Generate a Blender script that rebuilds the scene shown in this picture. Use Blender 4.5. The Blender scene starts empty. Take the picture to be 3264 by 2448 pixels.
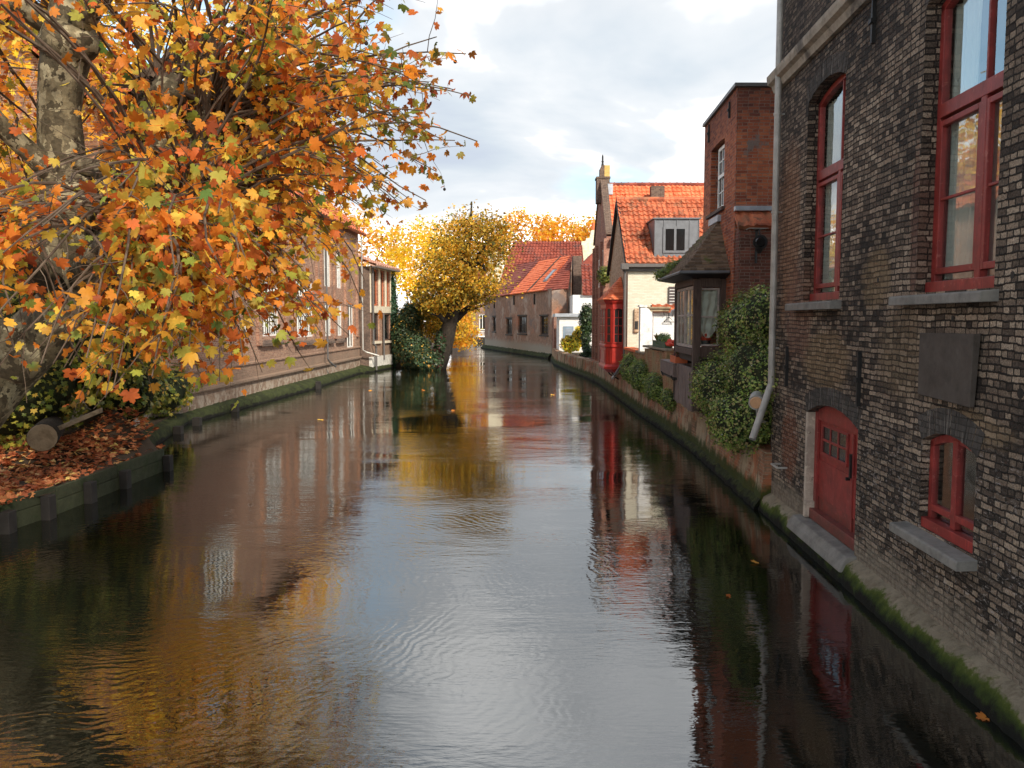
import bpy, math, random
import numpy as np
from mathutils import Vector, Matrix
random.seed(7); RS = np.random.RandomState(7)
S = bpy.context.scene
COL = S.collection
R = math.radians
# ------------------------------------------------------------------ camera
CAM_H = 3.5; FPX = 2614.0; PITCH = math.atan(204 / FPX)
cd = bpy.data.cameras.new("camera"); cam = bpy.data.objects.new("camera", cd); COL.objects.link(cam)
cam.location = (0, 0, CAM_H); cam.rotation_euler = (R(90) - PITCH, 0, 0)
cd.sensor_width = 36; cd.lens = FPX / 3264 * 36; cd.clip_end = 3000; cd.clip_start = 0.1
S.camera = cam
# ------------------------------------------------------------------ exposure
S.view_settings.view_transform = 'Standard'; S.view_settings.look = 'None'
S.view_settings.exposure = 1.4; S.view_settings.gamma = 1.0
S.cycles.max_bounces = 8; S.cycles.transparent_max_bounces = 8
S.cycles.sample_clamp_indirect = 6
SUN_EL, SUN_AZ = R(37), R(150)      # azimuth measured from +Y towards +X
# ------------------------------------------------------------------ node helpers
def nd(nt, typ, _p=None, **ins):
    n = nt.nodes.new(typ)
    for k, v in (_p or {}).items(): setattr(n, k, v)
    for k, v in ins.items():
        if k[0] == 'i' and k[1:].isdigit(): s = n.inputs[int(k[1:])]
        else: s = n.inputs[k.replace('_', ' ')]
        if isinstance(v, bpy.types.NodeSocket): nt.links.new(v, s)
        else: s.default_value = v
    return n
def M(nt, op, a, b=0.0, c=None, clamp=False):
    n = nd(nt, 'ShaderNodeMath', {'operation': op, 'use_clamp': clamp}, i0=a, i1=b)
    if c is not None:
        if isinstance(c, bpy.types.NodeSocket): nt.links.new(c, n.inputs[2])
        else: n.inputs[2].default_value = c
    return n.outputs[0]
def rgb(c): return (c[0], c[1], c[2], 1.0)
def mix(nt, f, a, b, mode='MIX'):
    n = nt.nodes.new('ShaderNodeMix'); n.data_type = 'RGBA'; n.blend_type = mode; n.clamp_factor = True
    for s, v in ((n.inputs[0], f), (n.inputs[6], a), (n.inputs[7], b)):
        if isinstance(v, bpy.types.NodeSocket): nt.links.new(v, s)
        elif isinstance(v, (int, float)): s.default_value = v if s.type == 'VALUE' else (v, v, v, 1)
        else: s.default_value = rgb(v)
    return n.outputs[2]
def noise(nt, vec, scale, detail=3.0, rough=0.55, dist=0.0, out=0):
    n = nd(nt, 'ShaderNodeTexNoise', None, Scale=scale, Detail=detail, Roughness=rough, Distortion=dist)
    if vec is not None: nt.links.new(vec, n.inputs['Vector'])
    return n.outputs[out]
def ramp(nt, f, stops, interp='LINEAR'):
    n = nt.nodes.new('ShaderNodeValToRGB'); cr = n.color_ramp; cr.interpolation = interp
    while len(cr.elements) < len(stops): cr.elements.new(0.5)
    for e, (p, c) in zip(cr.elements, stops):
        e.position = p; e.color = rgb(c) if not isinstance(c, (int, float)) else (c, c, c, 1)
    nt.links.new(f, n.inputs[0]); return n.outputs[0]
def mr(nt, v, a, b, c=0.0, d=1.0, smooth=True):
    n = nd(nt, 'ShaderNodeMapRange', {'interpolation_type': 'SMOOTHSTEP' if smooth else 'LINEAR'}, i0=v, i1=a, i2=b, i3=c, i4=d)
    return n.outputs[0]
def vscale(nt, vec, s):
    return nd(nt, 'ShaderNodeVectorMath', {'operation': 'MULTIPLY'}, i0=vec, i1=s).outputs[0]
def newmat(name):
    m = bpy.data.materials.new(name); m.use_nodes = True; nt = m.node_tree; nt.nodes.clear()
    out = nt.nodes.new('ShaderNodeOutputMaterial'); b = nt.nodes.new('ShaderNodeBsdfPrincipled')
    nt.links.new(b.outputs[0], out.inputs[0]); return m, nt, b, out
def setc(nt, b, col, rough=0.8, bump=None, bs=0.5, bd=0.01, spec=None):
    if isinstance(col, bpy.types.NodeSocket): nt.links.new(col, b.inputs['Base Color'])
    else: b.inputs['Base Color'].default_value = rgb(col)
    if isinstance(rough, bpy.types.NodeSocket): nt.links.new(rough, b.inputs['Roughness'])
    else: b.inputs['Roughness'].default_value = rough
    if spec is not None: b.inputs['Specular IOR Level'].default_value = spec
    if bump is not None:
        n = nd(nt, 'ShaderNodeBump', None, Strength=bs, Distance=bd, Height=bump)
        nt.links.new(n.outputs[0], b.inputs['Normal'])
# ------------------------------------------------------------------ world: pale broken cloud over a Nishita sky
W = bpy.data.worlds.new("World"); S.world = W; W.use_nodes = True; nt = W.node_tree; nt.nodes.clear()
wo = nt.nodes.new('ShaderNodeOutputWorld'); bg = nt.nodes.new('ShaderNodeBackground'); bg.inputs[1].default_value = 0.1
sky = nt.nodes.new('ShaderNodeTexSky'); sky.sky_type = 'NISHITA'; sky.sun_disc = False
sky.sun_elevation = SUN_EL; sky.sun_rotation = SUN_AZ
tc = nt.nodes.new('ShaderNodeTexCoord')
sep = nd(nt, 'ShaderNodeSeparateXYZ', None, i0=tc.outputs['Generated'])
zz = M(nt, 'ADD', M(nt, 'MAXIMUM', sep.outputs[2], 0.0), 0.13)
cmb = nd(nt, 'ShaderNodeCombineXYZ', None, i0=M(nt, 'DIVIDE', sep.outputs[0], zz), i1=M(nt, 'DIVIDE', sep.outputs[1], zz), i2=0.0)
cv = nd(nt, 'ShaderNodeMapping', None, Vector=cmb.outputs[0]); cv.inputs['Location'].default_value = (3.35, 1.7, 0); cv.inputs['Scale'].default_value = (1.0, 0.8, 1)
n1 = noise(nt, cv.outputs[0], 0.85, 6, 0.52, 0.35)
n2 = noise(nt, cv.outputs[0], 0.5, 4, 0.5, 0.2)
n1 = M(nt, 'ADD', n1, mr(nt, sep.outputs[2], 0.28, 0.10, 0.0, 0.085))
cloud = ramp(nt, n1, [(0.30, (2.3, 2.6, 3.1)), (0.41, (2.8, 3.1, 3.4)), (0.49, (3.5, 3.65, 3.8)), (0.56, (6.6, 6.6, 6.5)), (0.68, (12.5, 12.2, 11.6))])
blue = vscale(nt, sky.outputs[0], (0.8, 1.15, 1.15))
gap = mr(nt, n2, 0.49, 0.39)
gap = M(nt, 'MULTIPLY', gap, 0.75)
wc = mix(nt, gap, cloud, blue)
hi = mr(nt, sep.outputs[2], 0.30, 0.55, 1.0, 0.48); wc = mix(nt, 1.0, wc, nd(nt, 'ShaderNodeCombineColor', None, i0=hi, i1=M(nt, 'POWER', hi, 0.92), i2=M(nt, 'POWER', hi, 0.8)).outputs[0], 'MULTIPLY')
nt.links.new(wc, bg.inputs[0]); nt.links.new(bg.outputs[0], wo.inputs[0])
# ------------------------------------------------------------------ sun
sd = bpy.data.lights.new("sun", 'SUN'); sd.energy = 2.2; sd.angle = R(7); sd.color = (1.0, 0.90, 0.76)
so = bpy.data.objects.new("sun", sd); COL.objects.link(so); so.location = (20, 20, 40)
sdir = Vector((math.sin(SUN_AZ) * math.cos(SUN_EL), math.cos(SUN_AZ) * math.cos(SUN_EL), math.sin(SUN_EL)))
so.rotation_euler = (-sdir).to_track_quat('-Z', 'Y').to_euler()
# ------------------------------------------------------------------ measuring helpers (photo pixel of 3264x2448 -> point on a real plane)
def ray(x, y):
    u = (x - 1632) / FPX; v = (1224 - y) / FPX
    return (u, math.cos(PITCH) + v * math.sin(PITCH), -math.sin(PITCH) + v * math.cos(PITCH))
def AY(x, y, Y):
    r = ray(x, y); t = Y / r[1]; return Vector((r[0] * t, Y, CAM_H + r[2] * t))
# ------------------------------------------------------------------ mesh builder
class Fr:
    """vertical plane frame: s along, z up, o outward"""
    def __init__(self, P, Q, flip=False):
        self.P = Vector((P[0], P[1])); d = Vector((Q[0] - P[0], Q[1] - P[1])); self.d = d.normalized()
        n = Vector((-self.d.y, self.d.x)); self.n = -n if flip else n
    def p(self, s, z, o=0.0):
        q = self.P + self.d * s + self.n * o; return (q.x, q.y, z)
class MB:
    def __init__(self): self.v = []; self.f = []
    def quad(self, *pts):
        i = len(self.v); self.v += [tuple(p) for p in pts]; self.f.append(tuple(range(i, i + len(pts)))); return self
    def box8(self, c):
        i = len(self.v); self.v += [tuple(p) for p in c]
        for q in ((0, 3, 2, 1), (4, 5, 6, 7), (0, 1, 5, 4), (1, 2, 6, 5), (2, 3, 7, 6), (3, 0, 4, 7)): self.f.append(tuple(i + k for k in q))
        return self
    def box(self, x0, x1, y0, y1, z0, z1):
        return self.box8([(x0, y0, z0), (x1, y0, z0), (x1, y1, z0), (x0, y1, z0), (x0, y0, z1), (x1, y0, z1), (x1, y1, z1), (x0, y1, z1)])
    def fb(self, fr, s0, s1, z0, z1, o0, o1):
        return self.box8([fr.p(s0, z0, o0), fr.p(s1, z0, o0), fr.p(s1, z0, o1), fr.p(s0, z0, o1), fr.p(s0, z1, o0), fr.p(s1, z1, o0), fr.p(s1, z1, o1), fr.p(s0, z1, o1)])
    def prism(self, poly, fn, a, b):
        """poly list of 2-tuples; fn(u, v, w)->3d ; extrude w from a to b"""
        n = len(poly); i = len(self.v)
        self.v += [tuple(fn(u, v, a)) for u, v in poly] + [tuple(fn(u, v, b)) for u, v in poly]
        self.f.append(tuple(i + k for k in range(n))[::-1]); self.f.append(tuple(i + n + k for k in range(n)))
        for k in range(n): self.f.append((i + k, i + (k + 1) % n, i + n + (k + 1) % n, i + n + k))
        return self
    def tube(self, path, rad, n=8, cap=True):
        path = [Vector(p) for p in path]; i0 = len(self.v); prev = None
        if not isinstance(rad, (list, tuple)): rad = [rad] * len(path)
        for k, p in enumerate(path):
            t = (path[min(k + 1, len(path) - 1)] - path[max(k - 1, 0)]).normalized()
            if prev is None:
                a = Vector((0, 0, 1)) if abs(t.z) < 0.9 else Vector((1, 0, 0)); u = t.cross(a).normalized()
            else:
                u = (prev - t * prev.dot(t))
                u = u.normalized() if u.length > 1e-6 else t.orthogonal().normalized()
            prev = u; w = t.cross(u)
            for j in range(n):
                an = 2 * math.pi * j / n; self.v.append(tuple(p + (u * math.cos(an) + w * math.sin(an)) * rad[k]))
        for k in range(len(path) - 1):
            for j in range(n):
                a = i0 + k * n + j; b = i0 + k * n + (j + 1) % n; self.f.append((a, b, b + n, a + n))
        if cap:
            self.f.append(tuple(i0 + j for j in range(n))[::-1]); e = i0 + (len(path) - 1) * n
            self.f.append(tuple(e + j for j in range(n)))
        return self
    def ball(self, c, r, sc=(1, 1, 1), seg=10, rings=7, jit=0.0):
        i0 = len(self.v); c = Vector(c)
        for a in range(rings + 1):
            th = math.pi * a / rings
            for b in range(seg):
                ph = 2 * math.pi * b / seg; rr = r * (1 + random.uniform(-jit, jit))
                self.v.append((c.x + rr * sc[0] * math.sin(th) * math.cos(ph), c.y + rr * sc[1] * math.sin(th) * math.sin(ph), c.z + rr * sc[2] * math.cos(th)))
        for a in range(rings):
            for b in range(seg):
                p = i0 + a * seg + b; q = i0 + a * seg + (b + 1) % seg; self.f.append((p, p + seg, q + seg, q))
        return self
def org(parent):
    o = Vector((0, 0, 0))
    while parent is not None: o += parent.location; parent = parent.parent
    return o
def meshobj(name, V, F, mat, parent=None, uv=True, smooth=False, colors=None, uvdir=None):
    me = bpy.data.meshes.new(name); o3 = org(parent)
    Vn = np.array(V, dtype=np.float64)
    me.from_pydata((Vn - np.array(o3)).tolist(), [], F); me.update()
    if uv:
        nl = len(me.loops); lv = np.empty(nl, dtype=np.int32); me.loops.foreach_get('vertex_index', lv)
        npoly = len(me.polygons); nrm = np.empty(npoly * 3, dtype=np.float32); me.polygons.foreach_get('normal', nrm); nrm = nrm.reshape(-1, 3)
        tot = np.empty(npoly, dtype=np.int32); me.polygons.foreach_get('loop_total', tot)
        N = np.repeat(nrm, tot, axis=0); P = Vn[lv]
        T = np.stack([-N[:, 1], N[:, 0], np.zeros(len(N))], 1); L = np.linalg.norm(T, axis=1)
        flat = L < 0.15; T[flat] = (1, 0, 0); L[flat] = 1; T /= L[:, None]
        B = np.cross(N, T); B[flat] = (0, 1, 0)
        UV = np.stack([(P * T).sum(1), (P * B).sum(1)], 1).astype(np.float32)
        if uvdir: UV = np.stack([P[:, 0] * uvdir[0] + P[:, 1] * uvdir[1], P[:, 2]], 1).astype(np.float32)
        ul = me.uv_layers.new(name='UVMap'); ul.data.foreach_set('uv', UV.ravel())
    if colors is not None:
        ca = me.color_attributes.new('Col', 'FLOAT_COLOR', 'POINT'); ca.data.foreach_set('color', np.asarray(colors, dtype=np.float32).ravel())
    if smooth: me.polygons.foreach_set('use_smooth', [True] * len(me.polygons))
    if mat is not None: me.materials.append(mat)
    o = bpy.data.objects.new(name, me); COL.objects.link(o)
    if parent is not None: o.parent = parent
    return o
def obj(name, mb, mat, parent=None, bevel=0, **k):
    o = meshobj(name, mb.v, mb.f, mat, parent, **k)
    if bevel:
        b = o.modifiers.new('bevel', 'BEVEL'); b.width = bevel; b.segments = 2; b.limit_method = 'ANGLE'
    return o
def tag(o, label=None, cat=None, group=None, kind=None):
    if cat and not kind: kind = 'thing'
    if label: o['label'] = label
    if cat: o['category'] = cat
    if group: o['group'] = group
    if kind: o['kind'] = kind
    return o
def thing(name, label, cat, loc=(0, 0, 0), group=None):
    o = bpy.data.objects.new(name, None); COL.objects.link(o); o.location = loc; o.empty_display_size = 0.2
    return tag(o, label, cat, group)
def copy_tree(o, parent=None):
    c = o.copy(); COL.objects.link(c)
    if parent is not None: c.parent = parent
    for ch in list(o.children): copy_tree(ch, c)
    return c
# wall sheet with openings (rectangles with optional segmental arch), with reveals
def wall(mb, fr, s0, s1, z0, z1, ops=(), depth=0.25, o=0.0, cell=None):
    """ops: (sa, sb, za, zb, rise, depth) ; zb = springing height, arch rises above"""
    ss = sorted(set([s0, s1] + [v for op in ops for v in op[:2]])); ztops = [op[3] + op[4] for op in ops]
    zs = sorted(set([z0, z1] + [op[2] for op in ops] + ztops))
    ss = [s for s in ss if s0 <= s <= s1]; zs = [z for z in zs if z0 <= z <= z1]
    for a, b in zip(ss[:-1], ss[1:]):
        for c, d in zip(zs[:-1], zs[1:]):
            sm, zm = (a + b) / 2, (c + d) / 2
            if any(op[0] < sm < op[1] and op[2] < zm < op[3] + op[4] for op in ops): continue
            mb.quad(fr.p(a, c, o), fr.p(b, c, o), fr.p(b, d, o), fr.p(a, d, o))
    for op in ops:
        sa, sb, za, zb, rise, dp = op
        pts = [(sa, za), (sa, zb)]
        if rise > 0:
            w = (sb - sa) / 2; Rr = (w * w + rise * rise) / (2 * rise); zc = zb + rise - Rr; n = 10
            arc = [(sa + (sb - sa) * k / n, zc + math.sqrt(max(Rr * Rr - (sa + (sb - sa) * k / n - (sa + w)) ** 2, 0))) for k in range(n + 1)]
            zt = zb + rise
            for (p, q), (r_, t) in zip(arc[:-1], arc[1:]):
                mb.quad(fr.p(p, q, o), fr.p(r_, t, o), fr.p(r_, zt, o), fr.p(p, zt, o))
            pts = [(sa, za)] + arc + [(sb, za)]
        else:
            pts = [(sa, za), (sa, zb), (sb, zb), (sb, za)]
        for (p, q), (r_, t) in zip(pts, pts[1:] + pts[:1]):
            mb.quad(fr.p(p, q, o), fr.p(r_, t, o), fr.p(r_, t, o - dp), fr.p(p, q, o - dp))
    return mb
# pantile / plain tile roof surface between bottom edge A->B and top edge D->C
def tileroof(mb, A, B, C_, D, tw=0.24, th=0.33, wave=0.035, lip=0.035, sub=6):
    A, B, C_, D = map(Vector, (A, B, C_, D)); W_ = (B - A).length; H_ = ((D + C_) / 2 - (A + B) / 2).length
    nt_ = max(1, round(W_ / tw)); nr = max(1, round(H_ / th)); nrm = (B - A).cross(D - A).normalized()
    if nrm.z < 0: nrm = -nrm
    cols = nt_ * sub if wave > 0 else nt_
    i0 = len(mb.v); tj = {(a, b_): random.uniform(-.012, .012) for a in range(nr) for b_ in range(cols + 2)}
    for r_ in range(nr):
        for e in (0, 1):
            v = (r_ + e * 1.0) / nr
            jr = random.uniform(-0.004, 0.004)
            for c in range(cols + 1):
                u = c / cols; ph = (c % sub) / sub if wave > 0 else 0
                w_ = 0.035 * math.sin(u * W_ * .55 + v * 3) * math.sin(v * 3.1) + 0.02 * math.sin(u * W_ * 1.7 + r_) + tj[(r_, c // sub if wave > 0 else c)]
                if wave > 0: w_ += wave * (0.5 + 0.5 * math.cos(2 * math.pi * ph)) ** 1.5 + 0.3 * wave * math.sin(2 * math.pi * ph)
                off = w_ + (lip if e == 0 else 0) + jr
                p = (A.lerp(B, u)).lerp(D.lerp(C_, u), v) + nrm * off
                mb.v.append(tuple(p))
    st = cols + 1
    for r_ in range(nr):
        for c in range(cols):
            a = i0 + (2 * r_) * st + c; mb.f.append((a, a + 1, a + 1 + st, a + st))
            if r_ < nr - 1:
                a = i0 + (2 * r_ + 1) * st + c; mb.f.append((a, a + 1, a + 1 + st, a + st))
        # tile undersides of the lowest course
    t = 0.07
    mb.box8([A - nrm * t, B - nrm * t, C_ - nrm * t, D - nrm * t, A, B, C_, D])
    for c in range(cols):
        a = i0 + c; k = len(mb.v); p, q = Vector(mb.v[a]), Vector(mb.v[a + 1])
        mb.v += [tuple(A.lerp(B, c / cols)), tuple(A.lerp(B, (c + 1) / cols))]; mb.f.append((a, a + 1, k + 1, k))
    return mb
# ================================================================== materials
def brick_mat(name, pal, mortar, bw=0.215, bh=0.067, mt=0.011, english=True, fine=0.25, over=(), bump=0.6, bd=0.012, rough=0.9, warp=0.012, mortar_noise=0.35, pos_over=(), pattern=None):
    m, nt, b, out = newmat(name)
    uvn = nt.nodes.new('ShaderNodeUVMap'); uvn.uv_map = 'UVMap'; uv = uvn.outputs[0]
    pos = nt.nodes.new('ShaderNodeNewGeometry').outputs['Position']
    wn = noise(nt, pos, 2.2, 4, 0.6, out=1)
    wv = nd(nt, 'ShaderNodeVectorMath', {'operation': 'MULTIPLY_ADD'}, i0=wn, i1=(warp * 2.2, warp * 2.2, 0), i2=uv).outputs[0]
    wn2 = noise(nt, pos, 14, 3, 0.6, out=1)
    wv = nd(nt, 'ShaderNodeVectorMath', {'operation': 'MULTIPLY_ADD'}, i0=wn2, i1=(warp * 0.9, warp * 0.9, 0), i2=wv).outputs[0]
    s = nd(nt, 'ShaderNodeSeparateXYZ', None, i0=wv)
    u, v = s.outputs[0], s.outputs[1]
    vr = M(nt, 'DIVIDE', v, bh); row = M(nt, 'FLOOR', vr); odd = M(nt, 'MODULO', M(nt, 'ABSOLUTE', row), 2.0)
    width = M(nt, 'MULTIPLY', M(nt, 'SUBTRACT', 1.0, M(nt, 'MULTIPLY', odd, 0.5)), bw) if english else bw
    rj = nd(nt, 'ShaderNodeTexWhiteNoise', {'noise_dimensions': '1D'}, W=row).outputs[0]
    off = M(nt, 'MULTIPLY_ADD', rj, 0.12, M(nt, 'MULTIPLY', odd, 0.25 if english else 0.5))
    uu = M(nt, 'ADD', M(nt, 'DIVIDE', u, width), off)
    col = M(nt, 'FLOOR', uu); fu = M(nt, 'FRACT', uu); fv = M(nt, 'FRACT', vr)
    du = M(nt, 'MULTIPLY', M(nt, 'MINIMUM', fu, M(nt, 'SUBTRACT', 1.0, fu)), width)
    dv = M(nt, 'MULTIPLY', M(nt, 'MINIMUM', fv, M(nt, 'SUBTRACT', 1.0, fv)), bh)
    d = M(nt, 'MINIMUM', du, dv)
    nf = noise(nt, pos, 30, 4, 0.65)
    d = M(nt, 'ADD', d, M(nt, 'MULTIPLY', M(nt, 'SUBTRACT', nf, 0.5), 0.012))
    mask = mr(nt, d, mt * 0.5 - 0.003, mt * 0.5 + 0.003)
    cc = nd(nt, 'ShaderNodeCombineXYZ', None, i0=col, i1=row, i2=0.37).outputs[0]
    w = nd(nt, 'ShaderNodeTexWhiteNoise', {'noise_dimensions': '3D'}, Vector=cc)
    big = noise(nt, pos, 0.7, 4, 0.6)
    sel = M(nt, 'ADD', M(nt, 'MULTIPLY', w.outputs[0], 0.55), M(nt, 'MULTIPLY', M(nt, 'SUBTRACT', big, 0.27), 0.9), clamp=True)
    bc = ramp(nt, sel, pal)
    fn = noise(nt, pos, 55, 5, 0.7)
    bc = mix(nt, 1.0, bc, ramp(nt, fn, [(0.25, 1 - fine * 1.3), (0.75, 1 + fine)]), 'MULTIPLY')
    mn = noise(nt, pos, 6, 4, 0.6)
    mc = mix(nt, 1.0, rgb(mortar)[:3], ramp(nt, mn, [(0.3, 1 - mortar_noise), (0.7, 1 + mortar_noise)]), 'MULTIPLY')
    c = mix(nt, mask, mc, bc)
    hm = mask
    sp = nd(nt, 'ShaderNodeSeparateXYZ', None, i0=pos)
    for ov in over:   # (scale, lo, hi, colour, strength, stretch_z, use_detail)
        sc, lo, hi, colr, st = ov[:5]; vec = pos
        if len(ov) > 5: vec = vscale(nt, pos, (1, 1, ov[5]))
        n_ = noise(nt, vec, sc, 6, 0.65, 0.3)
        f = M(nt, 'MULTIPLY', mr(nt, n_, lo, hi), st)
        if len(ov) > 6 and ov[6] == 'brick': f = M(nt, 'MULTIPLY', f, M(nt, 'MULTIPLY', mask, mr(nt, w.outputs[0], 0.3, 0.7)))
        if len(ov) > 6 and ov[6] == 'hide': hm = M(nt, 'MULTIPLY', hm, M(nt, 'SUBTRACT', 1.0, f)); 
        c = mix(nt, f, c, colr)
    for po in pos_over:  # (axis, full, none, noise scale, noise amp, colour, strength)
        ax, a, z_, ns, na, colr, st = po[:7]
        coord = M(nt, 'ADD', sp.outputs[ax], M(nt, 'MULTIPLY', M(nt, 'SUBTRACT', noise(nt, pos, ns, 5, 0.65), 0.5), na))
        f = M(nt, 'MULTIPLY', mr(nt, coord, z_, a), st)
        if len(po) > 7:
            gate = mr(nt, noise(nt, pos, po[7], 5, 0.6), po[8], po[9]); f = M(nt, 'MULTIPLY', f, gate)
        c = mix(nt, f, c, colr)
    if pattern: c = pattern(nt, c, pos, sp)
    hgt = M(nt, 'ADD', M(nt, 'MULTIPLY', hm, M(nt, 'MULTIPLY_ADD', w.outputs[0], 0.35, 0.7)), M(nt, 'MULTIPLY', nf, 0.45))
    setc(nt, b, c, rough, hgt, bump, bd, spec=0.25)
    return m
def gauss(nt, sp, cx, cy, cz, rx, ry, rz, pos, ns=1.5, amp=0.5):
    """soft blob weight 0..1 around a place on the wall (a stain of its own shape)"""
    t = None
    for k, (c0, r0) in enumerate(((cx, rx), (cy, ry), (cz, rz))):
        if r0 is None: continue
        q = M(nt, 'POWER', M(nt, 'ABSOLUTE', M(nt, 'DIVIDE', M(nt, 'SUBTRACT', sp.outputs[k], c0), r0)), 2.0)
        t = q if t is None else M(nt, 'ADD', t, q)
    t = M(nt, 'ADD', t, M(nt, 'MULTIPLY', M(nt, 'SUBTRACT', noise(nt, pos, ns, 5, 0.65), 0.5), amp * 4))
    return mr(nt, t, 1.25, 0.35)
# near building: soot-black old brick with tan, red and plaster areas
def near_pattern(nt, c, pos, sp):
    def blob(*a, **k): return gauss(nt, sp, *a, pos=pos, **k)
    wn = noise(nt, pos, 26, 5, 0.7)
    brick_pick = nt.nodes.new('ShaderNodeHueSaturation')
    # tan bricks left below the far window and around the plaque
    for (y, z, ry, rz, colr, st) in ((12.3, 2.9, 1.1, 0.5, (0.30, 0.20, 0.105), 0.6), (9.6, 3.1, 0.7, 0.6, (0.26, 0.185, 0.11), 0.5), (8.0, 2.45, 1.0, 0.18, (0.30, 0.21, 0.12), 0.55),
                                     (14.3, 5.0, 0.75, 1.6, (0.33, 0.16, 0.085), 0.62), (13.6, 3.6, 0.8, 0.9, (0.24, 0.12, 0.08), 0.6), (13.9, 1.4, 0.5, 0.7, (0.22, 0.075, 0.035), 0.7),
                                     (10.4, 4.0, 0.5, 0.4, (0.32, 0.22, 0.12), 0.6), (9.35, 4.6, 0.12, 1.0, (0.16, 0.07, 0.05), 0.6)):
        c = mix(nt, M(nt, 'MULTIPLY', blob(0, y, z, None, ry, rz, ns=2.2, amp=0.45), M(nt, 'MULTIPLY', mr(nt, c_l(nt, c), 0.012, 0.05), st)), c, colr)
    # black soot high up
    soot = mr(nt, M(nt, 'ADD', sp.outputs[2], M(nt, 'MULTIPLY', noise(nt, pos, 0.9, 4, 0.6), 2.0)), 6.4, 9.0)
    c = mix(nt, M(nt, 'MULTIPLY', soot, 0.45), c, (0.030, 0.028, 0.029))
    # pale lime bloom low on the wall
    low = mr(nt, sp.outputs[2], 2.7, 1.9)
    bl = M(nt, 'MULTIPLY', low, M(nt, 'MULTIPLY', mr(nt, noise(nt, vscale(nt, pos, (1, 1, 2.4)), 13, 6, 0.75, 0.6), 0.55, 0.64), 0.8))
    c = mix(nt, bl, c, (0.42, 0.37, 0.34))
    # crumbling plaster band above the water and moss under it
    zj = M(nt, 'ADD', sp.outputs[2], M(nt, 'MULTIPLY', M(nt, 'SUBTRACT', noise(nt, pos, 2.5, 6, 0.65), 0.5), 0.7))
    c = mix(nt, M(nt, 'MULTIPLY', mr(nt, zj, 0.78, 0.42), 0.9), c, ramp(nt, noise(nt, pos, 12, 5, 0.7), [(0.3, (0.14, 0.11, 0.085)), (0.6, (0.30, 0.25, 0.19))]))
    return c
def c_l(nt, c):
    return nd(nt, 'ShaderNodeRGBToBW', None, i0=c).outputs[0]
MAT = {}
MAT['near'] = brick_mat('sooty_brick', [(0.0, (0.020, 0.016, 0.013)), (0.25, (0.060, 0.045, 0.036)), (0.45, (0.16, 0.118, 0.088)), (0.66, (0.32, 0.24, 0.175)), (0.88, (0.50, 0.39, 0.29)), (1.0, (0.62, 0.51, 0.40))],
    (0.032, 0.025, 0.020), bh=0.068, mt=0.015, bump=1.0, bd=0.045, warp=0.030, fine=0.7, pattern=near_pattern)
MAT['tower'] = brick_mat('orange_red_brick', [(0.0, (0.10, 0.034, 0.026)), (0.25, (0.24, 0.062, 0.036)), (0.55, (0.44, 0.12, 0.055)), (0.8, (0.56, 0.18, 0.08)), (1.0, (0.62, 0.28, 0.15))],
    (0.31, 0.21, 0.16), bw=0.25, bh=0.072, mt=0.013, bump=0.8, bd=0.02, over=[(1.3, 0.60, 0.66, (0.20, 0.18, 0.165), 0.75), (3.0, 0.60, 0.75, (0.07, 0.035, 0.03), 0.5)],
    pos_over=[(2, 8.9, 7.6, 1.0, 1.0, (0.07, 0.035, 0.03), 0.55)])
MAT['house_brick'] = brick_mat('weathered_red_brick', [(0.0, (0.14, 0.065, 0.05)), (0.4, (0.32, 0.135, 0.095)), (0.75, (0.46, 0.22, 0.155)), (1.0, (0.56, 0.34, 0.25))], (0.27, 0.21, 0.17),
    over=[(0.8, 0.52, 0.68, (0.23, 0.19, 0.16), 0.6), (4.0, 0.58, 0.72, (0.08, 0.055, 0.045), 0.5)], bump=0.5)
MAT['tan_brick'] = brick_mat('tan_gable_brick', [(0.0, (0.24, 0.14, 0.09)), (0.5, (0.50, 0.33, 0.21)), (1.0, (0.68, 0.52, 0.37))], (0.5, 0.41, 0.31), bump=0.5)
MAT['left_brick'] = brick_mat('pink_brown_brick', [(0.0, (0.12, 0.05, 0.035)), (0.35, (0.27, 0.12, 0.075)), (0.7, (0.42, 0.22, 0.14)), (1.0, (0.56, 0.37, 0.26))], (0.40, 0.31, 0.24), mt=0.013,
    over=[(0.6, 0.52, 0.66, (0.14, 0.10, 0.08), 0.5)], pos_over=[(2, 1.0, 2.6, 1.2, 1.2, (0.22, 0.165, 0.12), 0.7), (2, 0.6, 1.1, 1.5, 0.6, (0.50, 0.44, 0.36), 0.6, 3.0, 0.45, 0.6)], bump=0.5)
MAT['dark_brick'] = brick_mat('dark_brown_brick', [(0.0, (0.05, 0.032, 0.027)), (0.5, (0.12, 0.075, 0.058)), (1.0, (0.21, 0.14, 0.10))], (0.22, 0.18, 0.145), bump=0.6,
    over=[(1.2, 0.52, 0.68, (0.06, 0.045, 0.038), 0.6)])
MAT['cream_brick'] = brick_mat('cream_painted_brick', [(0.0, (0.58, 0.53, 0.42)), (0.5, (0.68, 0.635, 0.52)), (1.0, (0.75, 0.71, 0.60))], (0.62, 0.55, 0.40), mt=0.008, english=False, fine=0.06,
    over=[(1.5, 0.55, 0.75, (0.66, 0.58, 0.43), 0.5)], bump=0.7, bd=0.015, mortar_noise=0.1)
MAT['white_brick'] = brick_mat('white_painted_brick', [(0.0, (0.72, 0.70, 0.68)), (0.5, (0.80, 0.79, 0.77)), (1.0, (0.86, 0.85, 0.84))], (0.62, 0.60, 0.58), mt=0.008, english=False, fine=0.05,
    over=[(1.8, 0.55, 0.75, (0.58, 0.54, 0.50), 0.45)], bump=0.6, bd=0.015, mortar_noise=0.1)
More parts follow.
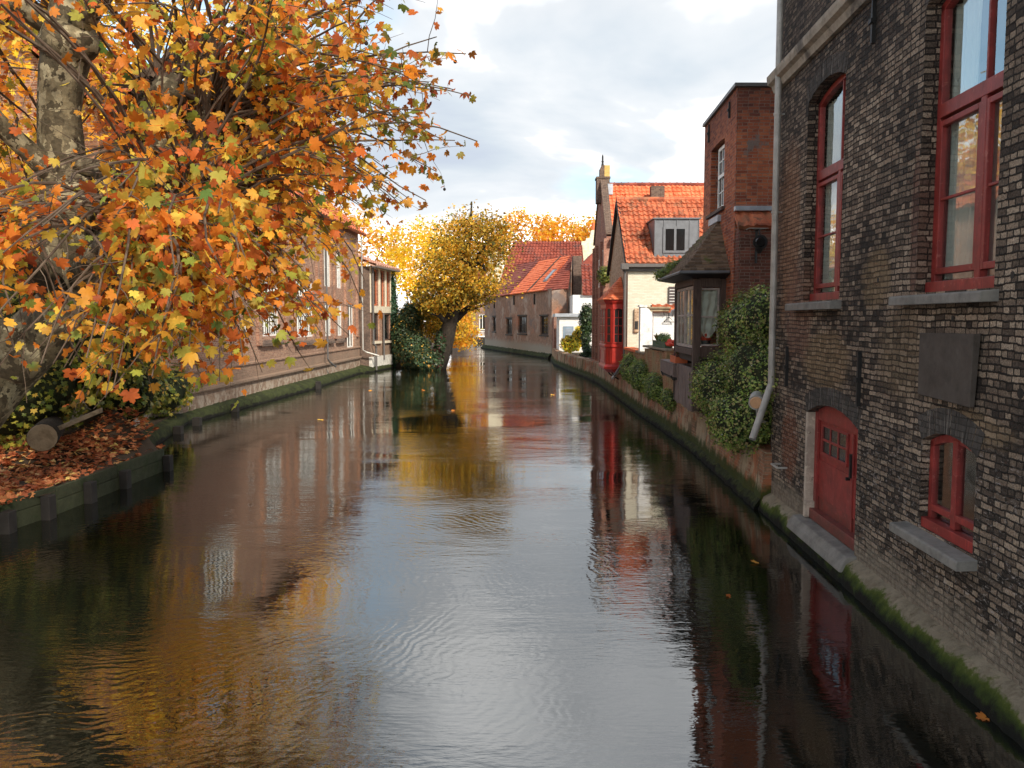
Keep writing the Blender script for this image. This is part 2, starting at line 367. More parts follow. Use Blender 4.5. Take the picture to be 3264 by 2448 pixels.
MAT['canal_wall'] = brick_mat('stained_canal_brick', [(0.0, (0.17, 0.075, 0.045)), (0.5, (0.36, 0.17, 0.10)), (1.0, (0.48, 0.28, 0.18))], (0.33, 0.27, 0.19), bump=0.9, bd=0.02,
    over=[(0.6, 0.47, 0.54, (0.46, 0.38, 0.26), 0.8, 0.8), (1.0, 0.55, 0.60, (0.45, 0.15, 0.07), 0.75), (2.2, 0.54, 0.62, (0.10, 0.085, 0.05), 0.7, 0.35), (3.5, 0.55, 0.7, (0.07, 0.06, 0.04), 0.5, 0.4), (1.6, 0.56, 0.66, (0.13, 0.14, 0.05), 0.55, 0.4)],
    pos_over=[(2, 0.30, 0.52, 3.0, 0.5, (0.035, 0.055, 0.008), 0.95), (2, 0.07, 0.17, 3.0, 0.12, (0.012, 0.012, 0.008), 0.95)])
MAT['ochre_brick'] = brick_mat('ochre_lichen_brick', [(0.0, (0.24, 0.10, 0.05)), (0.5, (0.36, 0.17, 0.09)), (1.0, (0.44, 0.27, 0.15))], (0.30, 0.23, 0.13), bump=0.7,
    over=[(1.0, 0.48, 0.62, (0.30, 0.24, 0.13), 0.8), (2.5, 0.55, 0.65, (0.13, 0.13, 0.06), 0.5)])
def plaster_mat(name, base, patches, bump=0.5, rough=0.9, moss=None):
    m, nt, b, out = newmat(name); pos = nt.nodes.new('ShaderNodeNewGeometry').outputs['Position']
    c = ramp(nt, noise(nt, pos, 3.5, 8, 0.7), [(0.3, tuple(x * 0.6 for x in base)), (0.5, base), (0.7, tuple(min(x * 1.35, .9) for x in base))])
    for p in patches:
        sc, lo, hi, colr, st = p[:5]; vec = vscale(nt, pos, (1, 1, p[5])) if len(p) > 5 else pos
        c = mix(nt, M(nt, 'MULTIPLY', mr(nt, noise(nt, vec, sc, 8, 0.7, 0.4), lo, hi), st), c, colr)
    if moss:
        sp = nd(nt, 'ShaderNodeSeparateXYZ', None, i0=pos)
        for (hi_, lo_, colr) in moss:
            zj = M(nt, 'ADD', sp.outputs[2], M(nt, 'MULTIPLY', M(nt, 'SUBTRACT', noise(nt, pos, 2.0, 5, 0.7), 0.5), 0.5))
            c = mix(nt, mr(nt, zj, hi_, lo_), c, colr)
    setc(nt, b, c, rough, noise(nt, pos, 25, 8, 0.75), bump, 0.03, spec=0.25)
    return m
MAT['grey_plaster'] = plaster_mat('patched_old_plaster', (0.27, 0.165, 0.118), [(0.33, 0.56, 0.62, (0.40, 0.17, 0.10), 0.7), (0.5, 0.50, 0.62, (0.40, 0.33, 0.28), 0.8), (1.4, 0.55, 0.7, (0.11, 0.085, 0.075), 0.6, 0.3), (0.35, 0.56, 0.62, (0.17, 0.135, 0.125), 0.8)],
    moss=[(1.5, 0.9, (0.30, 0.26, 0.21))])
MAT['rough_plaster'] = plaster_mat('crumbling_lime_plaster', (0.46, 0.38, 0.31), [(3.0, 0.50, 0.6, (0.33, 0.27, 0.22), 0.7), (9, 0.58, 0.66, (0.70, 0.62, 0.48), 0.8), (5, 0.6, 0.66, (0.15, 0.10, 0.07), 0.8)])
MAT['cream_plaster'] = plaster_mat('cream_plaster', (0.72, 0.64, 0.48), [(0.6, 0.5, 0.7, (0.55, 0.47, 0.34), 0.5)], bump=0.2)
MAT['white_plaster'] = plaster_mat('white_plaster', (0.78, 0.77, 0.75), [(0.8, 0.55, 0.75, (0.6, 0.57, 0.52), 0.5), (6, 0.6, 0.7, (0.5, 0.46, 0.42), 0.4)], bump=0.3)
MAT['plinth_white'] = plaster_mat('white_plinth', (0.62, 0.60, 0.55), [(0.9, 0.5, 0.7, (0.42, 0.38, 0.32), 0.6)], moss=[(0.35, 0.1, (0.05, 0.055, 0.02))])
MAT['grey_stone'] = plaster_mat('grey_sill_stone', (0.23, 0.215, 0.195), [(2.0, 0.5, 0.7, (0.30, 0.28, 0.24), 0.5), (7, 0.58, 0.7, (0.14, 0.13, 0.11), 0.5)], bump=0.25)
MAT['cornice_stone'] = plaster_mat('stained_cornice_stone', (0.36, 0.31, 0.25), [(1.1, 0.50, 0.62, (0.10, 0.09, 0.08), 0.85), (5, 0.55, 0.7, (0.5, 0.45, 0.38), 0.5)], bump=0.4)
MAT['plaque'] = plaster_mat('dark_plaque', (0.085, 0.070, 0.060), [(1.6, 0.5, 0.7, (0.11, 0.092, 0.08), 0.5), (8, 0.62, 0.7, (0.15, 0.13, 0.12), 0.4)], bump=0.12, rough=0.7)
MAT['mossy_ledge'] = plaster_mat('mossy_ledge', (0.30, 0.25, 0.18), [(4, 0.5, 0.62, (0.20, 0.16, 0.11), 0.7), (9, 0.60, 0.66, (0.10, 0.08, 0.05), 0.7)], bump=1.0, moss=[(0.235, 0.18, (0.085, 0.11, 0.018)), (0.20, 0.10, (0.035, 0.052, 0.010)), (0.13, 0.04, (0.010, 0.010, 0.007))])
MAT['dark_moss'] = plaster_mat('dark_wet_moss', (0.045, 0.055, 0.018), [(2.0, 0.45, 0.6, (0.02, 0.024, 0.01), 0.9), (6, 0.55, 0.65, (0.09, 0.10, 0.03), 0.6)], bump=1.0, moss=[(0.12, 0.04, (0.008, 0.008, 0.006))])
def tile_mat(name, stops, tw=0.24, th=0.33, stain=None, fine=0.2):
    m, nt, b, out = newmat(name)
    uvn = nt.nodes.new('ShaderNodeUVMap'); uvn.uv_map = 'UVMap'; pos = nt.nodes.new('ShaderNodeNewGeometry').outputs['Position']
    # per-tile pick from position so the wavy surface does not break the cells
    q = vscale(nt, pos, (1 / tw, 1 / (th * 0.72), 1 / (th * 0.72)))
    fl = nd(nt, 'ShaderNodeVectorMath', {'operation': 'FLOOR'}, i0=q).outputs[0]
    w = nd(nt, 'ShaderNodeTexWhiteNoise', {'noise_dimensions': '3D'}, Vector=fl).outputs[0]
    c = ramp(nt, M(nt, 'ADD', M(nt, 'MULTIPLY', w, 0.5), M(nt, 'MULTIPLY', noise(nt, pos, 1.2, 5, 0.6), 0.5)), stops)
    c = mix(nt, 1.0, c, ramp(nt, noise(nt, pos, 18, 5, 0.7), [(0.3, 1 - fine), (0.7, 1 + fine)]), 'MULTIPLY')
    for sc, lo, hi, colr, st in (stain or ()):
        c = mix(nt, M(nt, 'MULTIPLY', mr(nt, noise(nt, pos, sc, 6, 0.7), lo, hi), st), c, colr)
    setc(nt, b, c, 0.75, noise(nt, pos, 40, 4, 0.6), 0.3, 0.008, spec=0.3)
    return m
MAT['tile_orange'] = tile_mat('bright_orange_tile', [(0.2, (0.52, 0.115, 0.045)), (0.5, (0.68, 0.17, 0.07)), (0.8, (0.78, 0.25, 0.12))])
MAT['tile_weathered'] = tile_mat('weathered_orange_tile', [(0.15, (0.20, 0.055, 0.03)), (0.45, (0.46, 0.115, 0.05)), (0.8, (0.58, 0.19, 0.09))], stain=[(2.2, 0.50, 0.60, (0.20, 0.12, 0.07), 0.6), (5, 0.55, 0.65, (0.13, 0.07, 0.05), 0.7)])
MAT['tile_dark'] = tile_mat('dark_red_tile', [(0.15, (0.12, 0.03, 0.022)), (0.5, (0.24, 0.055, 0.035)), (0.9, (0.36, 0.095, 0.06))], stain=[(0.6, 0.52, 0.62, (0.085, 0.06, 0.055), 0.7)])
MAT['tile_brown'] = tile_mat('brown_red_tile', [(0.2, (0.20, 0.045, 0.03)), (0.6, (0.28, 0.07, 0.045)), (0.9, (0.34, 0.10, 0.065))], fine=0.1)
MAT['tile_new'] = tile_mat('new_orange_tile', [(0.2, (0.66, 0.13, 0.045)), (0.6, (0.80, 0.19, 0.07)), (0.9, (0.86, 0.26, 0.11))], fine=0.12)
MAT['tile_moss'] = tile_mat('mossy_brown_tile', [(0.15, (0.07, 0.048, 0.032)), (0.5, (0.17, 0.115, 0.075)), (0.9, (0.29, 0.20, 0.13))], tw=0.17, th=0.12, stain=[(1.1, 0.52, 0.60, (0.10, 0.12, 0.025), 0.75)])
MAT['slate'] = tile_mat('slate', [(0.2, (0.05, 0.05, 0.055)), (0.8, (0.10, 0.10, 0.11))])
def paint_mat(name, c, rough=0.45, worn=None, nz=0.12, metal=0.0, grain=None, foot=False):
    m, nt, b, out = newmat(name); pos = nt.nodes.new('ShaderNodeNewGeometry').outputs['Position']
    col = ramp(nt, noise(nt, pos, 5, 5, 0.6), [(0.3, tuple(x * (1 - nz * 1.6) for x in c)), (0.7, tuple(min(1, x * (1 + nz)) for x in c))])
    if grain: col = mix(nt, mr(nt, noise(nt, vscale(nt, pos, (1, 1, 0.06)), 40, 4, 0.6), 0.4, 0.65), col, grain)
    if foot:
        sp = nd(nt, 'ShaderNodeSeparateXYZ', None, i0=pos); zj = M(nt, 'ADD', sp.outputs[2], M(nt, 'MULTIPLY', noise(nt, pos, 7, 6, 0.7), 0.7))
        col = mix(nt, M(nt, 'MULTIPLY', mr(nt, zj, 1.25, 0.75), 0.6), col, (0.085, 0.055, 0.04)); col = mix(nt, M(nt, 'MULTIPLY', mr(nt, noise(nt, vscale(nt, pos, (1, 1, .3)), 9, 5, .7), .5, .7), .5), col, (0.17, 0.028, 0.022))
    if worn: col = mix(nt, M(nt, 'MULTIPLY', mr(nt, noise(nt, pos, 13, 8, 0.8), 0.575, 0.64), 0.8), col, worn)
    setc(nt, b, col, rough, noise(nt, pos, 60, 3, 0.6), 0.12, 0.004); b.inputs['Metallic'].default_value = metal
    return m
MAT['red_paint'] = paint_mat('dark_red_paint', (0.31, 0.036, 0.030), 0.5, (0.42, 0.13, 0.10), 0.35, 0, (0.24, 0.030, 0.026), True)
MAT['bright_red'] = paint_mat('bright_red_paint', (0.42, 0.028, 0.018), 0.4)
MAT['white_paint'] = paint_mat('white_paint', (0.80, 0.79, 0.75), 0.45)
MAT['cream_paint'] = paint_mat('cream_paint', (0.74, 0.66, 0.52), 0.5)
MAT['old_wood'] = paint_mat('dark_old_timber', (0.075, 0.045, 0.036), 0.75, None, 0.3, 0, (0.11, 0.075, 0.06))
MAT['plank'] = paint_mat('weathered_plank', (0.22, 0.165, 0.145), 0.85, None, 0.25, 0, (0.12, 0.085, 0.075))
MAT['peel_wood'] = paint_mat('peeling_pale_wood', (0.42, 0.36, 0.33), 0.7, (0.14, 0.09, 0.08), 0.2)
MAT['black_wood'] = paint_mat('black_timber', (0.022, 0.018, 0.016), 0.7, None, 0.3)
MAT['wet_timber'] = plaster_mat('mossy_wet_timber', (0.055, 0.062, 0.035), [(1.5, 0.5, 0.65, (0.035, 0.05, 0.018), 0.8), (6, 0.55, 0.7, (0.10, 0.10, 0.06), 0.5)], bump=0.6)
MAT['zinc'] = paint_mat('grey_zinc', (0.16, 0.165, 0.18), 0.5, None, 0.12, 0.3)
MAT['lead'] = paint_mat('pale_lead', (0.42, 0.45, 0.50), 0.5, None, 0.15, 0.3)
MAT['pipe_grey'] = paint_mat('galvanised_pipe', (0.42, 0.40, 0.37), 0.5, (0.26, 0.24, 0.21), 0.15, 0.25)
MAT['pipe_dark'] = paint_mat('dark_grey_pipe', (0.11, 0.10, 0.095), 0.5)
MAT['iron'] = paint_mat('black_iron', (0.012, 0.011, 0.011), 0.6)
MAT['blue_door'] = paint_mat('blue_grey_paint', (0.22, 0.29, 0.37), 0.5, None, 0.12)
MAT['shutter'] = paint_mat('dark_brown_shutter', (0.075, 0.055, 0.055), 0.6)
MAT['terracotta'] = paint_mat('terracotta', (0.58, 0.14, 0.05), 0.7)
MAT['green_plastic'] = paint_mat('dark_green_box', (0.05, 0.10, 0.055), 0.6)
MAT['red_flower'] = paint_mat('red_petals', (0.75, 0.07, 0.03), 0.6)
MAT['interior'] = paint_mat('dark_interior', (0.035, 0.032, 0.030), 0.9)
MAT['lamp_glass'] = paint_mat('amber_lamp_glass', (0.62, 0.36, 0.2), 0.25)
MAT['soil'] = plaster_mat('dark_soil', (0.085, 0.060, 0.040), [(1.5, 0.5, 0.65, (0.05, 0.04, 0.025), 0.7)], bump=1.0)
MAT['stump_wood'] = plaster_mat('cut_pale_wood', (0.30, 0.23, 0.15), [(4, 0.5, 0.7, (0.17, 0.12, 0.07), 0.7)], bump=0.4)
def glass_mat(name, tint=(0.9, 0.95, 0.95), refl=0.16, wav=0.4):
    m, nt, b, out = newmat(name); pos = nt.nodes.new('ShaderNodeNewGeometry').outputs['Position']
    nt.nodes.remove(b)
    bm_ = nd(nt, 'ShaderNodeBump', None, Strength=wav, Distance=0.01, Height=noise(nt, pos, 2.6, 2, 0.5))
    g = nd(nt, 'ShaderNodeBsdfGlossy', None, Color=(1, 1, 1, 1), Roughness=0.02, Normal=bm_.outputs[0])
    t = nd(nt, 'ShaderNodeBsdfTransparent', None, Color=rgb(tint))
    fr = nd(nt, 'ShaderNodeFresnel', None, IOR=1.6); bf = nt.nodes.new('ShaderNodeNewGeometry').outputs['Backfacing']
    f = M(nt, 'MULTIPLY', M(nt, 'ADD', M(nt, 'MULTIPLY', fr.outputs[0], 1.0), refl), M(nt, 'SUBTRACT', 1.0, bf), clamp=True)
    mx = nd(nt, 'ShaderNodeMixShader', None, i0=f, i1=t.outputs[0], i2=g.outputs[0])
    nt.links.new(mx.outputs[0], out.inputs[0]); return m
MAT['glass'] = glass_mat('window_glass', refl=0.14, wav=0.12); MAT['clear_glass'] = glass_mat('clear_window_glass', refl=-0.03, wav=0.1)
def dark_glass_mat():
    m, nt, b, out = newmat('dark_window_glass'); setc(nt, b, (0.012, 0.013, 0.014), 0.08); b.inputs['IOR'].default_value = 1.5
    b.inputs['Specular IOR Level'].default_value = 0.7
    return m
MAT['dark_glass'] = dark_glass_mat()
def cloth_mat(name, c):
    m, nt, b, out = newmat(name); setc(nt, b, c, 0.9); return m
MAT['curtain'] = cloth_mat('off_white_curtain', (0.62, 0.57, 0.50))
MAT['lace'] = cloth_mat('pale_cloth', (0.66, 0.60, 0.52))
def leaf_mat(name, trans=0.45, rough=0.55):
    m, nt, b, out = newmat(name); a = nt.nodes.new('ShaderNodeAttribute'); a.attribute_name = 'Col'
    setc(nt, b, a.outputs['Color'], rough, spec=0.3)
    t = nd(nt, 'ShaderNodeBsdfTranslucent', None, Color=a.outputs['Color'])
    br = mix(nt, 1.0, a.outputs['Color'], (1.35, 1.25, 1.0), 'MULTIPLY'); nt.links.new(br, t.inputs[0])
    mx = nd(nt, 'ShaderNodeMixShader', None, i0=trans, i1=b.outputs[0], i2=t.outputs[0])
    nt.links.new(mx.outputs[0], out.inputs[0]); return m
MAT['leaf'] = leaf_mat('autumn_leaf', 0.55); MAT['ivy_leaf'] = leaf_mat('green_leaf', 0.25, 0.4); MAT['litter'] = leaf_mat('fallen_leaf', 0.1, 0.8)
def bark_mat():
    m, nt, b, out = newmat('mottled_plane_bark'); pos = nt.nodes.new('ShaderNodeNewGeometry').outputs['Position']
    v = nd(nt, 'ShaderNodeTexVoronoi', None, Scale=9.0, Vector=nd(nt, 'ShaderNodeVectorMath', {'operation': 'MULTIPLY_ADD'}, i0=noise(nt, pos, 4, 4, 0.6, out=1), i1=(0.35, 0.35, 0.5), i2=vscale(nt, pos, (1, 1, 0.55))).outputs[0])
    w = nd(nt, 'ShaderNodeSeparateColor', None, i0=v.outputs['Color']).outputs[0]
    c = ramp(nt, w, [(0.0, (0.085, 0.068, 0.042)), (0.4, (0.15, 0.122, 0.075)), (0.58, (0.26, 0.215, 0.13)), (0.76, (0.42, 0.365, 0.235)), (1.0, (0.54, 0.49, 0.35))], 'CONSTANT')
    c = mix(nt, 0.15, c, (0.14, 0.115, 0.075)); c = mix(nt, 1.0, c, ramp(nt, noise(nt, pos, 12, 6, 0.7), [(0.3, 0.55), (0.7, 1.3)]), 'MULTIPLY')
    c = mix(nt, M(nt, 'MULTIPLY', mr(nt, noise(nt, pos, 0.9, 4, 0.6), 0.50, 0.62), 0.75), c, (0.05, 0.038, 0.027))
    setc(nt, b, c, 0.85, noise(nt, pos, 14, 6, 0.7), 0.8, 0.03, spec=0.2); return m
MAT['bark'] = bark_mat()
MAT['dark_bark'] = plaster_mat("dark_bark", (0.028, 0.022, 0.017), [(5, 0.5, 0.65, (0.06, 0.045, 0.032), 0.6)], bump=0.8)
MAT['twig'] = plaster_mat('twig_bark', (0.10, 0.07, 0.05), [(5, 0.5, 0.65, (0.16, 0.12, 0.09), 0.6)], bump=0.2)
# ------------------------------------------------------------------ water
def water_mat():
    m, nt, b, out = newmat('canal_water'); pos = nt.nodes.new('ShaderNodeNewGeometry').outputs['Position']
    p1 = vscale(nt, pos, (0.55, 1.9, 1)); p2 = vscale(nt, pos, (1.2, 3.2, 1)); p3 = vscale(nt, pos, (0.16, 0.30, 1))
    a = noise(nt, p1, 1.1, 3, 0.55, 0.3); c = noise(nt, p2, 3.4, 3, 0.6, 0.3); big = noise(nt, p3, 1.0, 3, 0.5)
    # ring ripples drifting out from the left bank
    sh = nd(nt, 'ShaderNodeVectorMath', {'operation': 'SUBTRACT'}, i0=pos, i1=(-4.6, 10.0, 0)).outputs[0]
    dist = nd(nt, 'ShaderNodeVectorMath', {'operation': 'LENGTH'}, i0=sh).outputs[1]
    dj = M(nt, 'ADD', dist, M(nt, 'MULTIPLY', noise(nt, pos, 0.8, 4, 0.6), 1.0))
    ring = M(nt, 'SINE', M(nt, 'MULTIPLY', dj, 44.0))
    rm = M(nt, 'MULTIPLY', M(nt, 'MULTIPLY', mr(nt, dist, 8.5, 4.5), mr(nt, dist, 0.6, 2.6)), mr(nt, noise(nt, pos, 0.45, 2, 0.5), 0.36, 0.56))
    calm = mr(nt, big, 0.38, 0.62, 0.25, 1.25)
    fine_ = noise(nt, vscale(nt, pos, (2.2, 9.0, 1)), 2.6, 2, 0.5, 0.2)
    h = M(nt, 'ADD', M(nt, 'MULTIPLY', a, 1.0), M(nt, 'MULTIPLY', c, 0.30)); h = M(nt, 'ADD', h, M(nt, 'MULTIPLY', fine_, 0.22)); h = M(nt, 'MULTIPLY', h, calm)
    h = M(nt, 'ADD', h, M(nt, 'MULTIPLY', M(nt, 'MULTIPLY', ring, rm), 0.055))
    setc(nt, b, (0.007, 0.008, 0.005), 0.0, h, 1.0, 0.0085)
    b.inputs['IOR'].default_value = 2.4; b.inputs['Specular IOR Level'].default_value = 0.6
    return m
MAT['water'] = water_mat()
# ================================================================== generic window parts
def window_parts(parent, fr, s0, s1, z0, z1, o, bars_s=(), bars_z=(), fw=0.07, bw=0.035, th=0.06, mat='white_paint', glass='dark_glass', name='window', rise=0.0, bevel=0.0, label=None, extra=None):
    f = MB()
    f.fb(fr, s0, s0 + fw, z0, z1, o - th, o); f.fb(fr, s1 - fw, s1, z0, z1, o - th, o)
    f.fb(fr, s0 + fw, s1 - fw, z0, z0 + fw, o - th, o)
    if rise > 0:
        w = (s1 - s0) / 2; Rr = (w * w + rise * rise) / (2 * rise); zc = z1 + rise - Rr; n = 10; q = []
        for k in range(n + 1):
            s = s0 + (s1 - s0) * k / n; q.append((s, zc + math.sqrt(max(Rr * Rr - (s - s0 - w) ** 2, 0))))
        for (a, b_), (c, d) in zip(q[:-1], q[1:]):
            f.box8([fr.p(a, b_ - fw, o - th), fr.p(c, d - fw, o - th), fr.p(c, d - fw, o), fr.p(a, b_ - fw, o), fr.p(a, b_, o - th), fr.p(c, d, o - th), fr.p(c, d, o), fr.p(a, b_, o)])
    else: f.fb(fr, s0 + fw, s1 - fw, z1 - fw, z1, o - th, o)
    for b_ in bars_s:
        s, w = b_[0], b_[1]; za, zb = (b_[2], b_[3]) if len(b_) > 2 else (z0 + fw, z1 - fw); f.fb(fr, s - w / 2, s + w / 2, za, zb, o - th * 0.8, o + (0.012 if w > 0.05 else -0.006))
    for b_ in bars_z:
        z, w = b_[0], b_[1]; sa, sb = (b_[2], b_[3]) if len(b_) > 2 else (s0 + fw, s1 - fw); f.fb(fr, sa, sb, z - w / 2, z + w / 2, o - th * 0.75, o + (0.018 if w > 0.05 else -0.010))
    if extra: extra(f)
    w = obj(name, f, MAT[mat], parent, bevel=bevel)
    if label: w['label'] = label
    g = MB(); g.fb(fr, s0 + fw * 0.5, s1 - fw * 0.5, z0 + fw * 0.5, z1 - fw * 0.5 + rise * .75, o - th * 0.62, o - th * 0.45)
    obj('pane', g, MAT[glass], w)
    return w
# ================================================================== structure: water, ground
w = MB(); nx, ny = 40, 60
w.quad((-70, -14, 0), (70, -14, 0), (70, 210, 0), (-70, 210, 0)); tag(obj('water', w, MAT['water']), kind='structure')
g = MB(); g.quad((-1500, -300, -1.4), (1500, -300, -1.4), (1500, 2500, -1.4), (-1500, 2500, -1.4)); tag(obj('canal_bed', g, MAT['soil']), kind='structure')
g = MB()
land_r = [(4.6, -13), (4.95, 8), (5.0, 15), (5.3, 21.2), (5.2, 26.6), (5.1, 30.2), (5.1, 45), (4.3, 55.5), (3.7, 65), (3.9, 74.5), (-2.9, 102.5), (-3.6, 124), (-3.6, 205), (60, 205), (60, -13)]
g.prism(land_r, lambda u, v, w_: (u, v, w_), -1.3, 0.9); tag(obj('right_bank_ground', g, MAT['soil']), kind='structure')
land_l = [(-8.62, -13), (-8.55, 8), (-8.42, 14), (-8.22, 18.8), (-9.3, 20.4), (-10.3, 22.7), (-11.3, 27.6), (-10.4, 53.5), (-10.3, 60.5), (-9.0, 60.6), (-6.6, 62), (-6.0, 75), (-6.9, 95), (-9.0, 110), (-9.2, 126.2), (-9.2, 205), (-60, 205), (-60, -13)]
g = MB(); g.prism(land_l[::-1], lambda u, v, w_: (u, v, w_), -1.3, 0.42); tag(obj('left_bank_ground', g, MAT['soil']), kind='structure')
# ================================================================== 1 the near dark brick house
NF = Fr((4.12, 0), (4.57, 10))
near = thing('brick_house', 'tall soot blackened brick house with dark red windows and low red water door', 'house', NF.p(8, 0, 0))
S_END = 15.08
ops = [(7.65, 9.28, 3.80, 6.92, 0.17, 0.24), (11.72, 13.38, 3.80, 6.92, 0.17, 0.24), (3.58, 5.21, 3.80, 6.92, 0.17, 0.24),
       (10.85, 13.02, 0.34, 2.04, 0.20, 0.26), (7.82, 8.98, 1.22, 2.18, 0.14, 0.16), (3.9, 5.0, 1.22, 2.18, 0.14, 0.16),
       (11.9, 13.2, 9.0, 11.4, 0.1, 0.24), (7.8, 9.1, 9.0, 11.4, 0.1, 0.24)]
mb = MB(); wall(mb, NF, 1.0, S_END, -0.6, 12.2, ops)
mb.quad(NF.p(S_END, -0.6, 0), NF.p(S_END, -0.6, -7), NF.p(S_END, 12.2, -7), NF.p(S_END, 12.2, 0))
mb.quad(NF.p(1.0, -0.6, 0), NF.p(1.0, -0.6, -7), NF.p(1.0, 12.2, -7), NF.p(1.0, 12.2, 0))
mb.quad(NF.p(1.0, -0.6, -7), NF.p(S_END, -0.6, -7), NF.p(S_END, 12.2, -7), NF.p(1.0, 12.2, -7))
obj('wall', mb, MAT['near'], near)
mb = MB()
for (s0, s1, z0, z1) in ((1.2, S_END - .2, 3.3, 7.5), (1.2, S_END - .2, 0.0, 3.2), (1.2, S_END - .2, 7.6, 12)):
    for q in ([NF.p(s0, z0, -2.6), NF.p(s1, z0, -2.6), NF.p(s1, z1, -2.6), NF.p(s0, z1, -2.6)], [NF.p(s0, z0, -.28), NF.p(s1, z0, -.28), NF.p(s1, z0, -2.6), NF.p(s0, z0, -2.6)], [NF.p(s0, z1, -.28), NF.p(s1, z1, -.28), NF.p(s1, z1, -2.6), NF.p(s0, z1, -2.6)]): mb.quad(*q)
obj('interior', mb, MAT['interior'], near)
mb = MB(); ridge = 15.5
mb.prism([(0.25, 12.2), (-3.5, ridge), (-7.25, 12.2)], lambda o_, z, s: NF.p(s, z, o_), 0.9, S_END + .1); obj('roof', mb, MAT['slate'], near)
# soldier arches over openings: thin proud brick rings
def arch_ring(fr, sa, sb, zb, rise, h, o0, o1, name, parent, mat, plain=False):
    w_ = (sb - sa) / 2; Rr = (w_ * w_ + rise * rise) / (2 * rise); zc = zb + rise - Rr; sc = (sa + sb) / 2
    a0 = math.asin(w_ / Rr); n = 26; m_ = MB()
    for k in range(n):
        t0 = -a0 + 2 * a0 * (k + 0.06) / n; t1 = -a0 + 2 * a0 * (k + 0.94) / n; j = random.uniform(-0.006, 0.006)
        c = []
        for o_ in (o0, o1 + j):
            c += [fr.p(sc + Rr * math.sin(t0), zc + Rr * math.cos(t0), o_), fr.p(sc + Rr * math.sin(t1), zc + Rr * math.cos(t1), o_), fr.p(sc + (Rr + h) * math.sin(t1), zc + (Rr + h) * math.cos(t1), o_), fr.p(sc + (Rr + h) * math.sin(t0), zc + (Rr + h) * math.cos(t0), o_)]
        m_.box8([c[0], c[1], c[5], c[4], c[3], c[2], c[6], c[7]])
    return obj(name, m_, mat, parent)
MAT['low_brick'] = brick_mat('red_brown_lower_brick', [(0.0, (0.07, 0.035, 0.028)), (0.5, (0.18, 0.065, 0.045)), (1.0, (0.33, 0.12, 0.085))], (0.22, 0.17, 0.14), bw=.24, bh=.072, bump=0.8, over=[(1.4, .55, .66, (.24, .19, .16), .6)])
MAT['arch_brick'] = brick_mat('dark_arch_brick', [(0.0, (0.045, 0.040, 0.037)), (0.7, (0.095, 0.083, 0.074)), (1.0, (0.16, 0.14, 0.12))], (0.05, 0.043, 0.038), bump=0.6,
    over=[(26.0, 0.60, 0.64, (0.36, 0.32, 0.28), 0.7, 0.05)])
for (sa, sb, za, zb, rise, dp) in ops[:6]:
    arch_ring(NF, sa - .02, sb + .02, zb, rise, 0.27, -0.05, 0.006, 'arch', near, MAT['arch_brick'])
# big windows
def curtain_mesh(mb_, fr, s0, s1, z0, z1, o, folds=7, amp=0.04):
    n = folds * 8; i0 = len(mb_.v)
    for r_ in range(7):
        z = z1 + (z0 - z1) * r_ / 6
        for k in range(n + 1):
            t = k / n; ph = t * folds * 2 * math.pi
            mb_.v.append(fr.p(s0 + (s1 - s0) * t + 0.01 * math.sin(ph * .5 + r_), z, o + amp * math.sin(ph + 0.4 * math.sin(r_)) * (0.6 + 0.07 * r_)))
    for r_ in range(6):
        for k in range(n): a = i0 + r_ * (n + 1) + k; mb_.f.append((a, a + 1, a + n + 2, a + n + 1))
def big_window(s0, s1, mid):
    o = -0.16; s0 = 2 * mid - s1
    def ex(f):
        f.fb(NF, s0 - .0, s1 + .0, 3.80, 3.92, o, o + 0.06)                  # weather bar
        for a, b_ in ((s0 + .09, mid - .05), (mid + .05, s1 - .09)):         # casements below the transom
            f.fb(NF, a, a + .055, 4.00, 5.66, o - .05, o + .008); f.fb(NF, b_ - .055, b_, 4.00, 5.66, o - .05, o + .008)
            f.fb(NF, a + .055, b_ - .055, 4.00, 4.07, o - .05, o + .008); f.fb(NF, a + .055, b_ - .055, 5.60, 5.66, o - .05, o + .008)
            f.fb(NF, a + .055, b_ - .055, 4.80, 4.83, o - .04, o - .004)
    w_ = window_parts(near, NF, s0, s1, 3.82, 6.92, o, bars_s=[(mid, 0.11, 3.9, 5.70), (mid, 0.035, 5.84, 7.05)], bars_z=[(5.77, 0.15)], fw=0.09, th=0.09, mat='red_paint', glass='glass', rise=0.17, bevel=0.006, extra=ex)
    c = MB(); curtain_mesh(c, NF, mid + .42, s1 - .02, 3.95, 6.9, o - .15, 5, .045); curtain_mesh(c, NF, mid - .35, mid + .30, 3.95, 5.75, o - .15, 5, .04); curtain_mesh(c, NF, s0 + .02, mid - .5, 3.95, 5.75, o - .16, 4, .04)
    obj('curtain', c, MAT['curtain'], w_)
    return w_
for (sa, sb, md) in ((7.65, 9.28, 8.27), (11.72, 13.38, 12.30), (3.58, 5.21, 4.3)): big_window(sa, sb, md)
for (sa, sb) in ((11.9, 13.2), (7.8, 9.1)): window_parts(near, NF, sa, sb, 9.05, 11.45, -.18, bars_s=[((sa + sb) / 2, .08)], bars_z=[(10.6, .1)], fw=.09, mat='red_paint')
m_ = MB()
for (s0, s1, z1, h, ov) in ((7.56, 9.60, 3.80, .125, .17), (11.62, 13.85, 3.80, .135, .16), (3.5, 5.6, 3.80, .125, .17), (7.72, 9.28, 1.215, .12, .20)):
    pts = [(-.2, z1), (ov - .02, z1 - .03), (ov, z1 - .045), (ov, z1 - h - .01), (-.2, z1 - h)]
    k = MB(); k.prism(pts, lambda o_, z, s: NF.p(s, z, o_), s0, s1); obj('sill', k, MAT['grey_stone'], near, bevel=.008)
